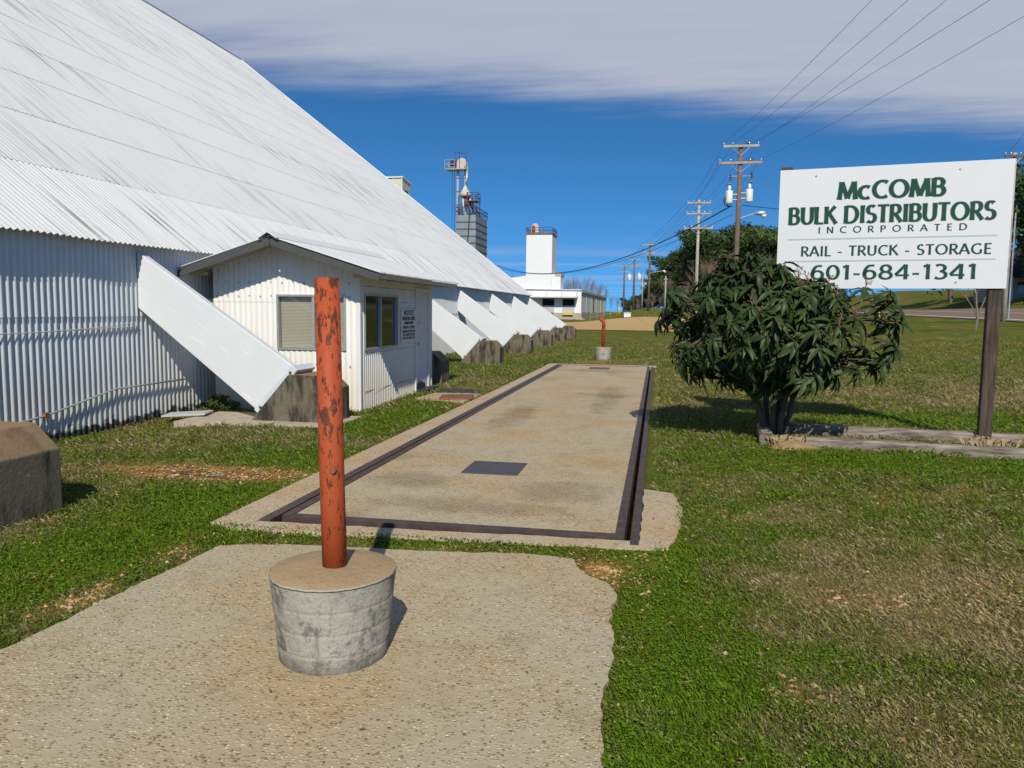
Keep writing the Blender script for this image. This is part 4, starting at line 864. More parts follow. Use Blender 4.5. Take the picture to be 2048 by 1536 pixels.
for (x, y, h, mat, lab) in ((-2.6, 128, 5.6, 'pole_grey', 'short bare service pole between the taller utility poles'), (1.0, 118, 5.0, 'pole_grey', 'short thin pole with small crossbar before the brown brush')):
    zb = float(terrain(x, y)); p = thing('service_pole', (x, y, zb), lab, 'pole'); MB().tube([(x, y, zb-0.3), (x, y, zb+h)], [0.13, 0.1], 8).build('post', M[mat], p, True); MB().box(x-0.3, x+0.3, y-0.14, y-0.08, zb+h-0.5, zb+h-0.4).build('crossbar', M['galvanised'], p)
def wire(a, b, sag, r, label, group='overhead wires'):
    n = 24; pts = []
    for k in range(n+1):
        t = k/n; p = Vector(a).lerp(Vector(b), t); p.z -= sag*4*t*(1-t); pts.append(p)
    tag(MB().tube(pts, r, 5).build('power_line', M['cable'], None), label, 'wire', group)
seq = [F1, F2, F3, F4, F5]; arm = [[(11.42,1.0),(10.48,1.2)], [(11.38,1.0),(10.45,1.05)], [(11.6,1.15),(10.4,1.25)], [(11.7,1.25),(10.4,1.3)], [(11.7,1.15),(10.5,1.3)]]
for i in range(4):
    for lv in (0, 1):
        for sgn in (-0.95, -0.45, 0.45, 0.95):
            if lv == 1 and abs(sgn) < 0.5: continue
            (za, ha), (zb, hb) = arm[i][lv], arm[i+1][lv]
            wire(seq[i](sgn*ha, za, -0.14), seq[i+1](sgn*hb, zb, -0.14), 0.35, 0.008+0.004*i, 'thin wire strung between the receding wooden utility poles', 'wires between the utility poles')
# spans coming from the near side towards the road poles
for (u, z, tx, tz) in ((-0.95, 11.42, 8.2, 11.6), (-0.45, 11.42, 9.9, 11.7), (0.95, 11.42, 10.8, 11.7), (-1.14, 10.48, 12.6, 10.9), (1.14, 10.48, 13.8, 10.9)):
    wire(F1(u, z, -0.14), (tx, 6.0, tz), 0.55, 0.007, 'thin wire rising over the billboard from the transformer pole', 'wires over the billboard')
wire(FR(-0.5, 11.5), (14.0, 30.0, 11.3), 0.4, 0.008, 'thin wire leaving the bleached pole right of the billboard')
wire(FR(0.0, 7.6), (25.0, 40.0, 7.9), 0.5, 0.014, 'low wire on the bleached pole right of the billboard')
wire(F1(-0.45, 7.85), (-20.3, 90.2, 7.6), 2.6, 0.035, 'thick black service cable sagging from transformer pole to the steel dryer tower')
wire(F1(-0.3, 7.4), (-20.3, 90.0, 7.3), 2.3, 0.014, 'thin wire running below the thick sagging service cable')
wire(F1(0.2, 7.9), (13, 52, 7.9), 0.1, 0.02, 'pale short wire from transformer pole towards the road')

# ------------------------------------------------------------------ grain dryer tower and leg
dz_ = thing('dryer_tower', (-22, 90, 0), 'grey banded steel dryer tower with rusty spouts and railing on top', 'tower')
DX0, DX1, DYa, DYb, DT = -23.87, -21.44, 90, 96.2, 12.9
MB().box(DX0+0.04, DX1-0.04, DYa+0.04, DYb-0.04, 0, DT).build('body', M['bin_steel'], dz_)
k = 0; z = 0.6
while z < DT:
    MB().box(DX0, DX1, DYa, DYb, z-0.07, z+0.07).build('band', M['bin_rib'], dz_); z += 0.82
for x in (DX0+1.25,): MB().tube([(x+0.4, DYa-0.05, DT), (x-0.15, DYa-0.05, 4)], 0.07, 6).build('pipe', M['shed_dark'], dz_)
def railing(parent, x0, x1, y0, y1, z, h, mat, r=0.03, step=0.8):
    m = MB()
    for zz in (z+h*0.5, z+h): m.tube([(x0,y0,zz),(x1,y0,zz),(x1,y1,zz),(x0,y1,zz),(x0,y0,zz)], r, 5)
    n = max(2, int((x1-x0)/step)); q = max(2, int((y1-y0)/step))
    for i in range(n+1): x = x0+(x1-x0)*i/n; m.tube([(x,y0,z),(x,y0,z+h)], r, 5).tube([(x,y1,z),(x,y1,z+h)], r, 5)
    for i in range(1, q): y = y0+(y1-y0)*i/q; m.tube([(x0,y,z),(x0,y,z+h)], r, 5).tube([(x1,y,z),(x1,y,z+h)], r, 5)
    return m.build('railing', M[mat], parent)
railing(dz_, DX0, DX1, DYa, DYb, DT, 0.95, 'rail_blue', 0.045)
for a, b_, rd in (((-23.1,91,15.2),(-22.3,91,13.0),0.13), ((-22.9,91,15.2),(-21.8,91.5,13.0),0.13), ((-23.3,91,15.2),(-23.2,91,13.0),0.12), ((-22.7,91.2,15.2),(-21.6,93,13.0),0.12)): MB().tube([a, b_], rd, 8).build('spout', M['rust' if rd > 0.125 else 'spout'], dz_, True)
MB().lathe([(0.62, 15.2), (0.66, 15.5), (0.62, 15.55), (0.10, 16.5), (0.08, 16.6)], (-23.05, 91.2), 16).build('distributor', M['spout'], dz_, True)
for x in (-23.7, -22.4, -21.5):
    for y in (90.5, 92.2): MB().tube([(x, y, DT), (x, y, 15.2)], 0.05, 5).build('support', M['rail_blue'], dz_)
MB().box(-22.6, -21.4, 90.2, 92.0, 14.55, 14.62).build('platform', M['rust'], dz_); railing(dz_, -22.6, -21.4, 90.2, 92.0, 14.6, 0.95, 'rail_blue', 0.04)
lg = thing('bucket_elevator', (-24, 92, 0), 'tall twin-tube bucket elevator leg with rusty head above the dryer tower', 'elevator')
for x in (-24.2, -23.25): MB().box(x-0.14, x+0.14, 92, 92.35, 0, 18.6).build('leg_tube', M['galvanised'], lg)
for z in np.arange(9.5, 18, 1.6): MB().box(-24.4, -23.1, 91.95, 92.02, z, z+0.07).build('tie', M['rust'], lg)
m = MB().tube([(-24.62, 92.1, 7), (-24.62, 92.1, 18.6)], 0.03, 5).tube([(-24.92, 92.1, 7), (-24.92, 92.1, 18.6)], 0.03, 5)
m.build('ladder', M['rail_blue'], lg)
hd = MB().prism([(-24.35,18.6),(-24.35,19.3),(-24.1,19.75),(-23.7,19.9),(-23.3,19.75),(-23.05,19.3),(-23.05,18.6)], 91.9, 92.45, 'y').build('head', M['spout'], lg)
MB().box(-25.0, -24.3, 91.3, 91.9, 18.9, 19.5).build('motor', M['shed_dark'], lg); MB().box(-25.6, -23.0, 91.2, 92.8, 18.45, 18.55).build('platform', M['galvanised'], lg); railing(lg, -25.6, -24.4, 91.2, 92.8, 18.55, 1.0, 'galvanised', 0.035)
m = MB()
for x in (-24.45, -23.9, -23.05): m.tube([(x, 91.6, 18.6), (x, 91.6, 20.6)], 0.04, 5)
m.tube([(-24.45, 91.6, 20.55), (-23.05, 91.6, 20.3)], 0.04, 5).build('davit', M['rail_blue'], lg)
MB().tube([(-23.15, 92, 18.9), (-22.95, 91.6, 17.6), (-23.05, 91.2, 16.5)], [0.28, 0.10, 0.10], 10).build('spout', M['galvanised'], lg, True)
ch = thing('head_house', (-21.8, 62, 0), 'cream sheet-metal head house peeking over the barn roof edge', 'shed')
MB().box(-22.9, -21.02, 62, 64, 0, 12.5).build('wall', M['cream'], ch); MB().add([(-23.0,61.9,12.5),(-20.95,61.9,12.5),(-20.95,64.1,12.25),(-23.0,64.1,12.25),(-23.0,61.9,12.62),(-20.95,61.9,12.62),(-20.95,64.1,12.37),(-23.0,64.1,12.37)], [(0,3,2,1),(4,5,6,7),(0,1,5,4),(1,2,6,5),(2,3,7,6),(3,0,4,7)]).build('roof', M['white_trim'], ch)
for x in (-21.78, -21.06): MB().box(x-0.05, x+0.05, 61.95, 62.0, 0, 12.45).build('corner_trim', M['white_trim'], ch)
MB().box(-21.55, -21.25, 61.93, 61.99, 10.4, 11.7).build('window', M['tinted_glass'], ch); MB().box(-21.018, -21.0, 62.5, 63.4, 10.2, 11.6).build('window', M['tinted_glass'], ch)

# ------------------------------------------------------------------ far white plant
fp = thing('plant_building', (-20, 152, 0), 'long low white metal plant building with loading dock and square tower', 'building')
Y0 = 150
MB().box(-40, -14.67, Y0, 222, -0.2, 5.72).build('hall', M['far_white'], fp)
MB().add([(-40.2,Y0-0.3,6.05),(-14.5,Y0-0.3,5.72),(-14.5,222.3,5.72),(-40.2,222.3,6.05),(-40.2,Y0-0.3,6.2),(-14.5,Y0-0.3,5.87),(-14.5,222.3,5.87),(-40.2,222.3,6.2)], [(0,3,2,1),(4,5,6,7),(0,1,5,4),(1,2,6,5),(2,3,7,6),(3,0,4,7)]).build('roof', M['white_trim'], fp)
MB().prism([(-40,6.1),(-29.3,8.05),(-25.7,8.55),(-25.7,6.0)], Y0+1, Y0+20, 'y').build('lean_to', M['far_white'], fp)
tw = MB().box(-25.7, -20.6, Y0+0.5, Y0+7.0, 5.9, 16.5).build('tower', M['far_white'], fp)
MB().box(-25.8, -20.5, Y0+0.4, Y0+7.1, 16.5, 16.85).build('parapet', M['rust'], tw); railing(fp, -25.75, -20.55, Y0+0.45, Y0+7.0, 16.85, 1.0, 'rail_blue', 0.05, 1.3)
MB().prism([(-24.9,16.85),(-24.9,18.2),(-24.5,18.75),(-23.9,18.75),(-23.5,18.2),(-23.5,16.85)], Y0+1.5, Y0+3, 'y').build('elevator_head', M['spout'], tw); MB().box(-24.75, -24.2, Y0+1.2, Y0+1.5, 16.85, 18.3).build('drive', M['rust'], tw)
MB().box(-20.6, -18.9, Y0+1.0, Y0+6, 5.9, 9.0).build('annex', M['far_white'], fp); MB().box(-20.0, -18.8, Y0+0.9, Y0+6.1, 8.5, 9.15).build('annex_cap', M['far_grey'], fp)
for x in (-29.2, -27.6): MB().lathe([(0.7, 5.9), (0.7, 6.25), (0.55, 6.45), (0.2, 6.55)], (x, Y0+1.5), 14).build('roof_vent', M['galvanised'], fp, True)
MB().obox((-20.2, Y0-1.1, 4.45), (4.9, 0, 0), (0, 1.1, 0.12), (0, 0, 0.06)).build('canopy', M['white_trim'], fp)
for x in (-24.4, -21.4, -18.4, -15.5): MB().tube([(x, Y0-1.9, 4.5), (x+0.1, Y0, 5.5)], 0.03, 4).build('canopy_stay', M['galvanised'], fp)
MB().box(-26.0, -14.66, Y0-0.06, Y0, -0.2, 1.36).build('dock_wall', M['pad_concrete'], fp)
for x in (-22.27, -18.32):
    d = MB().box(x, x+2.32, Y0-0.05, Y0-0.01, 1.40, 4.05).build('dock_door', M['door_grey'], fp); MB().box(x+0.02, x+2.3, Y0-0.075, Y0-0.05, 2.75, 4.0).build('canopy_shade', M['shade_black'], d)  # dark panel paints the canopy's shade on the upper door
    for s_ in (x-0.08, x+2.32): MB().box(s_, s_+0.08, Y0-0.09, Y0, 1.36, 4.12).build('jamb', M['white_trim'], d)
MB().box(-18.2, -16.2, Y0-0.5, Y0-0.06, 0.95, 1.38).build('dock_leveller', M['yellow'], fp); MB().box(-22.2, -20.1, Y0-0.3, Y0-0.06, 0.8, 1.3).build('dock_bumper', M['shed_dark'], fp)
MB().box(-14.67, -14.60, Y0, 222, -0.1, 1.5).build('base_band', M['far_grey'], fp)
MB().box(-14.66, -14.45, Y0-0.05, 222, 5.3, 5.72).build('gutter', M['far_grey'], fp)
for y in (160, 172, 186, 200, 214): MB().box(-14.66, -14.55, y, y+0.25, 1.2, 5.4).build('downpipe', M['galvanised'], fp)
MB().box(-14.66, -14.58, 178, 179.5, 1.5, 4.6).build('side_door', M['shed_dark'], fp)
m = MB()
for k in range(6): m.box(-15.6+k*0.3, -15.3+k*0.3, Y0-2.2, Y0-1.2, -0.1, 1.3-k*0.22)
m.build('dock_steps', M['pad_concrete'], fp)
fy = thing('yellow_railing', (-7.7, 112, 0), 'low yellow pipe railing in front of the loading dock', 'railing')
for k in range(5):
    x = -9.6+k*0.95; zt = float(terrain(x, 112)); MB().tube([(x, 112, zt-0.2), (x, 112, zt+0.95)], 0.045, 6).build('post', M['dull_yellow'], fy)
for h in (0.5, 0.93): MB().tube([(-9.6+k*0.95, 112, float(terrain(-9.6+k*0.95, 112))+h) for k in range(5)], 0.035, 5).build('rail', M['dull_yellow'], fy)
def stub(x, y, h, r, mat, name, label, cat, group=None):
    z = float(terrain(x, y)); m = MB().tube([(x,y,z-0.2),(x,y,z+h*0.9),(x,y,z+h*0.97),(x,y,z+h)], [r,r,r*0.8,r*0.3], 10); return tag(m.build(name, M[mat], None, True), label, cat, group)
stub(-5.5, 112, 1.2, 0.13, 'yellow', 'guard_post', 'stout yellow guard post at the end of the yellow railing', 'post')
stub(16.2, 62, 1.3, 0.13, 'yellow', 'marker_post', 'slim yellow marker post behind the billboard edge, near the road', 'post')
stub(2.25, 60, 1.3, 0.11, 'yellow', 'marker_post', 'slim yellow marker post showing through the top of the bush', 'post')
z = float(terrain(-4.0, 106)); o = MB().box(-4.5, -3.6, 105.5, 106.2, z-0.1, z+0.5).box(-4.55, -3.55, 105.45, 106.25, z+0.5, z+0.57).build('utility_box', M['far_white'], None); tag(o, 'small white utility box standing on the grass slope', 'box')
hx, hy = 22.3, 57.0; hz_ = float(terrain(hx, hy))
fh = thing('fire_hydrant', (hx, hy, hz_), 'white fire hydrant with orange bonnet beyond the road', 'hydrant')
MB().lathe([(0.16,hz_-0.1),(0.16,hz_+0.1),(0.12,hz_+0.12),(0.12,hz_+0.55),(0.15,hz_+0.57),(0.15,hz_+0.62)], (hx,hy), 16).build('barrel', M['far_white'], fh, True)
MB().lathe([(0.15,hz_+0.62),(0.14,hz_+0.72),(0.09,hz_+0.80),(0.04,hz_+0.83),(0.04,hz_+0.9)], (hx,hy), 16).build('bonnet', M['hydrant_orange'], fh, True)
for s_ in (-1, 1): MB().tube([(hx+s_*0.1, hy, hz_+0.45), (hx+s_*0.22, hy, hz_+0.45)], 0.07, 10).build('nozzle', M['hydrant_orange'], fh)
# house behind the sign at the right
hs = thing('house', (46, 104, 0), 'dark roofed house with porch behind trees across the road', 'house'); zz = float(terrain(41, 100))
MB().box(40.2, 54, 102, 110, zz-1.5, zz+3.2).build('wall', M['far_grey'], hs); MB().prism([(39.2, zz+3.1), (47.1, zz+8.2), (55, zz+3.1)], 101, 111, 'y').build('roof', M['shed_dark'], hs)
MB().box(40.0, 54.2, 99, 102, zz+2.7, zz+2.95).build('porch_roof', M['shed_dark'], hs)
for x in (40.3, 44, 47.5, 51, 53.8): MB().box(x-0.09, x+0.09, 99.2, 99.4, zz-1.2, zz+2.7).build('porch_post', M['far_white'], hs)
for x in (42, 46, 50): MB().box(x, x+1.2, 101.93, 102.0, zz+0.8, zz+2.2).build('window', M['tinted_glass'], hs)

# ------------------------------------------------------------------ trees
def branch_tree(seed, h, spread, levels, thin=1.0, upright=0.5):
    rng = random.Random(seed); m = MB(); ends = []
    def grow(p, d, L, r, lv):
        n = 3; pts = [p]; q = p; dd = d
        for k in range(n):
            dd = (dd+Vector((rng.uniform(-.18,.18), rng.uniform(-.18,.18), rng.uniform(-.03,.12)))).normalized(); q = q+dd*(L/n); pts.append(q)
        m.tube(pts, [r, r*0.85, r*0.7, r*0.5], 6 if lv >= levels-1 else (4 if lv > 1 else 3), False)
        if lv == 0: ends.append(q); return
        nb = rng.randint(3, 4) if lv < levels else rng.randint(5, 7)
        for k in range(nb):
            t = rng.uniform(0.35, 1.0) if k else 1.0; i = min(2, int(t*3)); s = pts[i].lerp(pts[i+1], t*3-i if t < 1 else 1.0)
            a = rng.uniform(0, 6.28); sp = spread*rng.uniform(0.6, 1.2)
            nd_ = (dd+Vector((math.cos(a)*sp, math.sin(a)*sp, upright*rng.uniform(0.1, 0.6)))).normalized()
            grow(s, nd_, L*rng.uniform(0.5, 0.72), r*0.5, lv-1)
    grow(Vector((0,0,-0.2)), Vector((0,0,1)), h*0.42, h*0.016*thin, levels)
    return m, ends
def leaf_cloud(centres, radii, per, size, seed, flat=0.75):
    rng = np.random.default_rng(seed); C = np.array(centres); n = len(C)*per
    ci = np.repeat(np.arange(len(C)), per); d = rng.normal(size=(n,3)); d /= np.linalg.norm(d, axis=1)[:,None]
    p = C[ci]+d*(np.array(radii)[ci]*rng.uniform(0.25, 1.05, n)**0.6)[:,None]*np.array([1,1,flat])
    a = rng.normal(size=(n,3)); a /= np.linalg.norm(a, axis=1)[:,None]; b = np.cross(a, d+0.01); b /= np.linalg.norm(b, axis=1)[:,None]
    s = (size*rng.uniform(0.6, 1.4, n))[:,None]
    v = np.stack([p-a*s-b*s*0.45, p+a*s-b*s*0.45, p+a*s*0.6+b*s*0.5, p-a*s*0.6+b*s*0.5], 1).reshape(-1,3)
    return v, np.arange(4*n).reshape(-1,4), rng.uniform(0.65, 1.3, n)
def foliage_mesh(name, v, f, tint, mat):
    me = bpy.data.meshes.new(name); me.from_pydata(v.tolist(), [], f.tolist()); me.materials.append(M[mat])
    a = me.color_attributes.new('tint', 'FLOAT_COLOR', 'POINT'); t4 = np.repeat(tint, 4); a.data.foreach_set('color', np.stack([t4, t4, t4*0.9, np.ones_like(t4)], 1).astype(np.float32).ravel()); return me
EVER = []; BARE = []
for s in range(6):          # evergreen kinds: pines with open clumpy tops, round dense oaks
    rng = random.Random(100+s); pine = s < 3
    m, ends = branch_tree(50+s, 13, 0.75 if pine else 0.95, 3, 1.1, 0.35)
    cs = [(e.x*0.85, e.y*0.85, e.z) for e in ends if e.z > (4.5 if pine else 2.5)]; rng.shuffle(cs); cs = cs[:100]
    zt = max(c[2] for c in cs)
    for k in range(60 if not pine else 34):      # fill the crown down towards the ground
        a_ = rng.uniform(0, 6.28); z_ = rng.uniform(0.14 if not pine else 0.34, 0.9)*zt; q_ = math.sqrt(rng.random())*(0.36 if not pine else 0.27)*zt*math.sqrt(max(0.05, 1-((z_/zt-0.5)/0.62)**2)); cs.append((q_*math.cos(a_), q_*math.sin(a_), z_))
    v, f, t = leaf_cloud(cs, [rng.uniform(0.6, 1.35) for _ in cs], 75, 0.15, 300+s)
    EVER.append((m, foliage_mesh('crown', v, f, t, 'evergreen' if pine else 'live_oak'), v[:,2].max()))
for s in range(5):
    m, ends = branch_tree(80+s, 12, 0.60, 5, 0.75, 0.75)
    if s == 4: m, ends = branch_tree(91, 12, 0.62, 4, 0.8, 0.75)
    BARE.append((m, max(p[2] for p in m.v)))
PROTO = {}
def place_tree(kind, i, x, y, h, rot, label, group, name):
    z = float(terrain(x, y)); src = EVER[i] if kind == 'e' else BARE[i]; top = src[-1]; s = h/top
    e = bpy.data.objects.new(name, None); COL.objects.link(e); e.location = (x, y, z); e.scale = (s*random.uniform(0.9, 1.15),)*2+(s,); e.rotation_euler = (0, 0, rot); tag(e, label, 'tree', group)
    key = (kind, i)
    if key not in PROTO:
        o = src[0].build('trunk', M['bark'] if kind == 'e' else M['bare_bark'], None, False); me = o.data; bpy.data.objects.remove(o); PROTO[key] = me
    o = bpy.data.objects.new('trunk', PROTO[key]); COL.objects.link(o); o.parent = e
    if kind == 'e': o = bpy.data.objects.new('crown', src[1]); COL.objects.link(o); o.parent = e
    return e
# image-side profile of the wooded hill turned into places: (bearing tangent from the long axis, distance, height)
def hill_point(px, d): return ((px-1316)/1540*d*0.985, d)
rng = random.Random(5); prof = [(1235,600),(1290,578),(1330,515),(1380,472),(1420,455),(1470,460),(1520,443),(1560,450),(1640,445),(1720,455)]
def top_at(px):
    for (a, ya), (b, yb) in zip(prof, prof[1:]):
        if a <= px <= b: return ya+(yb-ya)*(px-a)/(b-a)
    return 450
k = 0; px = 1250
while px < 1640:
    for row in (0, 1):
        d = max(135, 330-(px-1240)*0.65)+rng.uniform(-8, 8)-row*16; x, y = hill_point(px+rng.uniform(-4, 4), d); h = 1.7+((622-top_at(px))*(1 if row == 0 else 0.72)+rng.uniform(-16, 6))*d/1540-float(terrain(x, y))
        place_tree('e', k % 6 if row == 0 else 3+k % 3, x, y, max(4, h), rng.uniform(0, 6), ('tall open-crowned evergreen on the ridge of the wooded hill' if row == 0 and k % 6 < 3 else ('round dense dark evergreen on the ridge of the wooded hill' if row == 0 else 'lower dense evergreen on the near slope of the wooded hill')), 'evergreens on the wooded hill', 'evergreen_tree'); k += 1
    px += 12*(190/d)+rng.uniform(0, 5)
k = 0; px = 1262
while px < 1625:
    for row in (0, 1):
        d = max(114, 290-(px-1240)*0.65)+rng.uniform(-6, 6)-row*14; x, y = hill_point(px+rng.uniform(-5, 5), d); h = 1.7+((0.62 if row == 0 else 0.36)*(622-top_at(px))+rng.uniform(-12, 16))*d/1540-float(terrain(x, y))
        place_tree('b', k % 4, x, y, max(3.5, h), rng.uniform(0, 6), ('taller bare grey-brown tree in front of the evergreens on the hill' if row == 0 else 'low bare brown tree at the foot of the wooded hill'), 'bare trees on the wooded hill', 'bare_tree'); k += 1
    px += 13*(190/d)+rng.uniform(0, 6)
for i, (px, ty, d) in enumerate(((1135,556,245),(1150,549,250),(1163,560,240),(1176,553,250),(1189,558,245),(1200,562,250),(1125,562,250),(1208,572,240),(1222,590,300),(1236,592,320),(1012,550,200),(1026,546,200),(1040,548,205))):
    x, y = hill_point(px, d); h = 1.7+(624-ty)*d/1540
    place_tree('b', i % 4, x, y, h, i, 'bare brown winter tree rising behind the white plant building', 'bare trees behind the plant', 'bare_tree')
for i, (x, y, h) in enumerate(((37.2, 88, 17), (43, 92, 15), (41, 120, 19), (50, 98, 16), (58, 112, 17))):
    place_tree('e', (i+2) % 5, x, y, h, i*1.3, 'tall dark evergreen tree beside the house across the road', 'evergreens across the road', 'evergreen_tree')
place_tree('b', 4, 17.2, 46.5, 4.2, 1.0, 'small bare sapling with white trunk growing between sign and road', None, 'sapling_tree')
place_tree('b', 4, 19.6, 44.0, 4.8, 3.0, 'small bare crooked sapling at the road edge near the bleached pole', None, 'sapling_tree')
# low shrub in the corner by the hut
v, f, t = leaf_cloud([(-7.05,11.5,0.10),(-6.8,11.4,0.08),(-7.2,11.7,0.14)], [0.22,0.18,0.2], 160, 0.03, 9, 0.6)
o = bpy.data.objects.new('weed_plant', foliage_mesh('weed', v, f, t, 'live_oak')); COL.objects.link(o); tag(o, 'small dark weeds growing in the corner by the hut', 'weeds')

# ------------------------------------------------------------------ turf: blades, clover leaves, pebbles
def turf():
    rng = np.random.default_rng(3)
    def sample(n, rmin, rmax, p):
        u = rng.uniform(0, 1, n); r = rmin*(rmax/rmin)**(u**p); a = rng.uniform(R(-47), R(30), n); return r*np.sin(a), r*np.cos(a)
    BLK = [(y, xr) for y, xr in bl]
    def keep(x, y, over=0.0):
        k = ~inpoly(APRON_W, x+rng.normal(0, 0.028, len(x)), y+rng.normal(0, 0.028, len(x)))
        k &= ~((x > -3.37+over) & (x < 0.0-over) & (y > 5.40+over) & (y < 24.5))
        k &= ~((x > -0.1) & (x < 0.20) & (y > 5.45) & (y < 7.25)); k &= x > XW+0.05; k &= ~((x < HX1+0.03) & (y > HY0-0.03) & (y < HY1+0.05))
        for yb, xr in BLK: k &= ~((x > xr-1.3) & (x < xr) & (y > yb-0.03) & (y < yb+0.65))
        k &= ~((x > -6.9) & (x < -4.5) & (y > 10.15) & (y < 11.25)); k &= ~((x > -4.45) & (x < -3.5) & (y > 13.8) & (y < 15.1) & (rng.uniform(0, 1, len(x)) < 0.85))
        k &= ((x+1.53)**2+(y-3.5)**2) > 0.09; k &= (x < 20) & (y < 60)
        return k
    def emit(name, n, rmin, rmax, p, clover, label):
        x, y = sample(n, rmin, rmax, p)
        k = keep(x, y, -0.02 if not clover else -0.04); x, y = x[k], y[k]
        b = bareness(x, y); g = greenness(x, y); u = rng.uniform(0, 1, len(x))
        k = (u > b*0.93) & ~((((x+4.5)/1.1)**2+((y-7.14)/0.27)**2 < 1) & (u < 0.985))
        if clover: k &= rng.uniform(0, 1, len(x)) < ss(0.45, 0.8, g)*0.9+0.08
        x, y, g = x[k], y[k], g[k]; n = len(x); z = ground_z(x, y); d = np.hypot(x, y); sc_ = np.clip(d/5.5, 0.8, 5.0)**0.75
        c, soil, _ = colours(x, y); jit = rng.uniform(0.55, 1.45, n)[:,None]
        strawm = (rng.uniform(0, 1, n) < (0.48-0.5*g))[:,None]; straw = np.array([0.32,0.255,0.155]); c = np.where(strawm, straw, c*np.array([1.05,1.1,0.9]))*jit
        a = rng.uniform(0, 2*np.pi, n); ca, sa = np.cos(a), np.sin(a)
        if clover:
            r = 0.0085*sc_*rng.uniform(0.7, 1.3, n); h = 0.018*rng.uniform(0.4, 1.6, n)*np.clip(sc_, 0.8, 1.6); tx = rng.uniform(-.45, .45, n); ty = rng.uniform(-.45, .45, n)
            V4 = []
            for (p_, q_) in ((1,0),(0.1,0.95),(-0.9,0.1),(0,-0.95)):
                dx = (p_*ca-q_*sa)*r; dy = (p_*sa+q_*ca)*r; V4.append(np.stack([x+dx, y+dy, z+h+dx*tx+dy*ty], 1))
            v = np.stack(V4, 1).reshape(-1,3); k4 = 4; c = c*np.array([0.86,1.05,0.75])
        else:
            L = 0.036*(0.45+0.9*vnoise(x*3.1, y*3.1, 88)**2+0.5*vnoise(x*14, y*14, 89))*rng.uniform(0.45, 1.5, n)*np.clip(sc_, 0.8, 2.2); w = 0.0019*rng.uniform(0.7, 1.5, n)*sc_; el = rng.uniform(0.15, 1.25, n); el = np.where(strawm[:,0], el*0.6, el)
            hx_, hz2 = np.cos(el)*L, np.sin(el)*L
            p0 = np.stack([x-sa*w, y+ca*w, z-0.004], 1); p1_ = np.stack([x+sa*w, y-ca*w, z-0.004], 1)
            p2_ = np.stack([x+ca*hx_*0.55+sa*w*0.8, y+sa*hx_*0.55-ca*w*0.8, z+hz2*0.68], 1); p3_ = np.stack([x+ca*hx_, y+sa*hx_, z+hz2*0.9], 1)
            v = np.stack([p0, p1_, p2_, p3_], 1).reshape(-1,3); k4 = 4
        f = np.arange(n*4).reshape(-1,4); me = bpy.data.meshes.new(name); me.vertices.add(n*4); me.vertices.foreach_set('co', v.ravel()); me.loops.add(n*4); me.loops.foreach_set('vertex_index', f.ravel()); me.polygons.add(n); me.polygons.foreach_set('loop_start', np.arange(0, n*4, 4)); me.update(calc_edges=True)
        at = me.color_attributes.new('tint', 'FLOAT_COLOR', 'POINT'); cc = np.repeat(np.concatenate([c, np.ones((n,1))], 1), 4, axis=0); at.data.foreach_set('color', cc.astype(np.float32).ravel()); me.materials.append(M['grass_blade'])
        o = bpy.data.objects.new(name, me); COL.objects.link(o); tag(o, label, 'grass' if not clover else 'clover', kind='stuff')
    # fallen leaves and dry tufts
    x, y = sample(900, 2.6, 16, 1.0); a = rng.uniform(0, 6.28, 900); r = rng.uniform(0.006, 0.017, 900); vs = []; fs = []
    for i in range(900):
        if x[i] < XW+0.2 or (x[i] < HX1 and y[i] > 10) or (i % 3 and True) or (-3.3 < x[i] < 0 and i % 15): continue
        zc = max(float(ground_z(x[i], y[i])), 0.0 if -3.3 < x[i] < 0 else -1)+0.03; k0 = len(vs); ca, sa = math.cos(a[i])*r[i], math.sin(a[i])*r[i]; t1, t2 = rng.uniform(-.3, .5, 2)
        vs += [(x[i]+ca*1.5, y[i]+sa*1.5, zc+t1*r[i]), (x[i]-sa*.6, y[i]+ca*.6, zc), (x[i]-ca*1.3, y[i]-sa*1.3, zc+t2*r[i]), (x[i]+sa*.6, y[i]-ca*.6, zc-0.2*r[i])]; fs.append((k0, k0+1, k0+2, k0+3))
    me = bpy.data.meshes.new('leaf_litter'); me.from_pydata(vs, [], fs); me.materials.append(M['dead_leaf']); o = bpy.data.objects.new('leaf_litter', me); COL.objects.link(o); tag(o, 'scattered brown dead leaves on lawn and slab', 'leaves', kind='stuff')
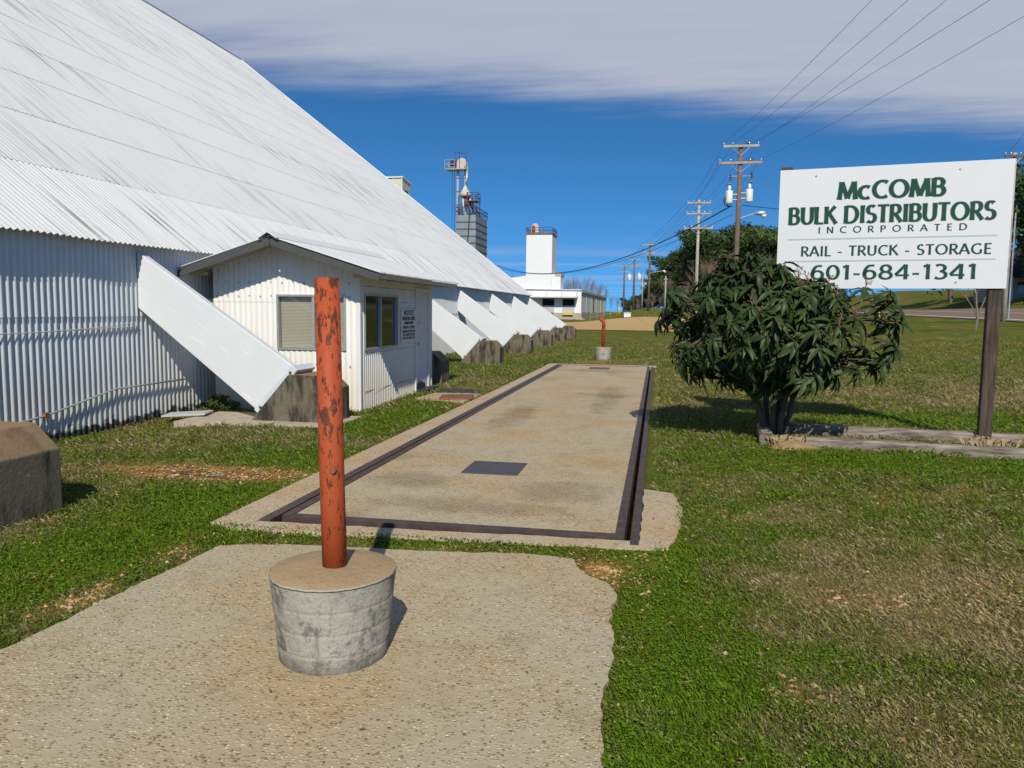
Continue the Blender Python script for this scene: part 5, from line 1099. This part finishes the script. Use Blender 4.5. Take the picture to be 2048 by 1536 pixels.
    for cx, cy, rad, cnt, lab in ((1.62, 10.28, 0.22, 260, 'tuft of dry straw grass at the foot of the leafy bush'), (4.22, 10.72, 0.30, 260, 'tuft of dry straw grass around the right sign post foot')):
        m = MB()
        for i in range(cnt):
            q = rad*math.sqrt(rng.uniform()); b_ = rng.uniform(0, 6.28); px_, py_ = cx+q*math.cos(b_), cy+q*math.sin(b_)*0.7; zz_ = float(terrain(px_, py_)); l = rng.uniform(0.05, 0.17)*(0.6 if cnt < 200 else 1); e = rng.uniform(0, 6.28); f_ = rng.uniform(0.2, 0.8)*l
            m.add([(px_-0.002, py_, zz_), (px_+0.002, py_, zz_), (px_+f_*0.4*math.cos(e), py_+f_*0.4*math.sin(e), zz_+l*0.7), (px_+f_*math.cos(e), py_+f_*math.sin(e), zz_+l*0.85)], [(0,1,2,3)])
        tag(m.build('dry_grass_tuft', M['straw'], None), lab, 'grass tuft')
    emit('grass', 680000, 2.6, 42, 0.95, False, 'short green and straw-coloured lawn grass blades')
    emit('clover', 210000, 2.6, 26, 1.0, True, 'low green clover leaves mixed into the lawn')
    # pebbles lying in the bare spots
    x, y = sample(60000, 2.6, 9, 1.0); k = keep(x, y) & (rng.uniform(0, 1, len(x)) < bareness(x, y)*0.9+0.01); x, y = x[k][:5200], y[k][:5200]; z = ground_z(x, y); vs = []; fs = []
    base = np.array([(1,0,0),(0.3,0.95,0),(-0.8,0.6,0),(-0.8,-0.6,0),(0.3,-0.95,0),(0.1,0,0.7),(0,0,-0.6)]); bf = [(0,1,5),(1,2,5),(2,3,5),(3,4,5),(4,0,5),(1,0,6),(2,1,6),(3,2,6),(4,3,6),(0,4,6)]
    for i in range(len(x)):
        r = rng.uniform(0.005, 0.020); a = rng.uniform(0, 6.28); q = base*rng.uniform(0.7, 1.2, (7,3))*r; ca, sa = math.cos(a), math.sin(a)
        vs += [(x[i]+p[0]*ca-p[1]*sa, y[i]+p[0]*sa+p[1]*ca, z[i]+(0.016 if ((x[i]+4.5)/1.1)**2+((y[i]-7.14)/0.3)**2 < 1 else 0.004)+p[2]) for p in q]; fs += [tuple(7*i+j for j in t_) for t_ in bf]
    me = bpy.data.meshes.new('gravel'); me.from_pydata(vs, [], fs); t = NT('pebble', 0.8, 0.2); v = t.voro(18, t.pos(geo=True)); t.color(t.ramp(t.sep(v)[0], [(0.0,(0.17,0.08,0.035)),(0.5,(0.34,0.19,0.075)),(1.0,(0.48,0.36,0.22))])); me.materials.append(t.m)
    o = bpy.data.objects.new('gravel', me); COL.objects.link(o); tag(o, 'small tan pebbles lying in the bare patches of lawn', 'gravel', kind='stuff')
turf()
for o in bpy.data.objects:
    if '_org' in o: del o['_org']
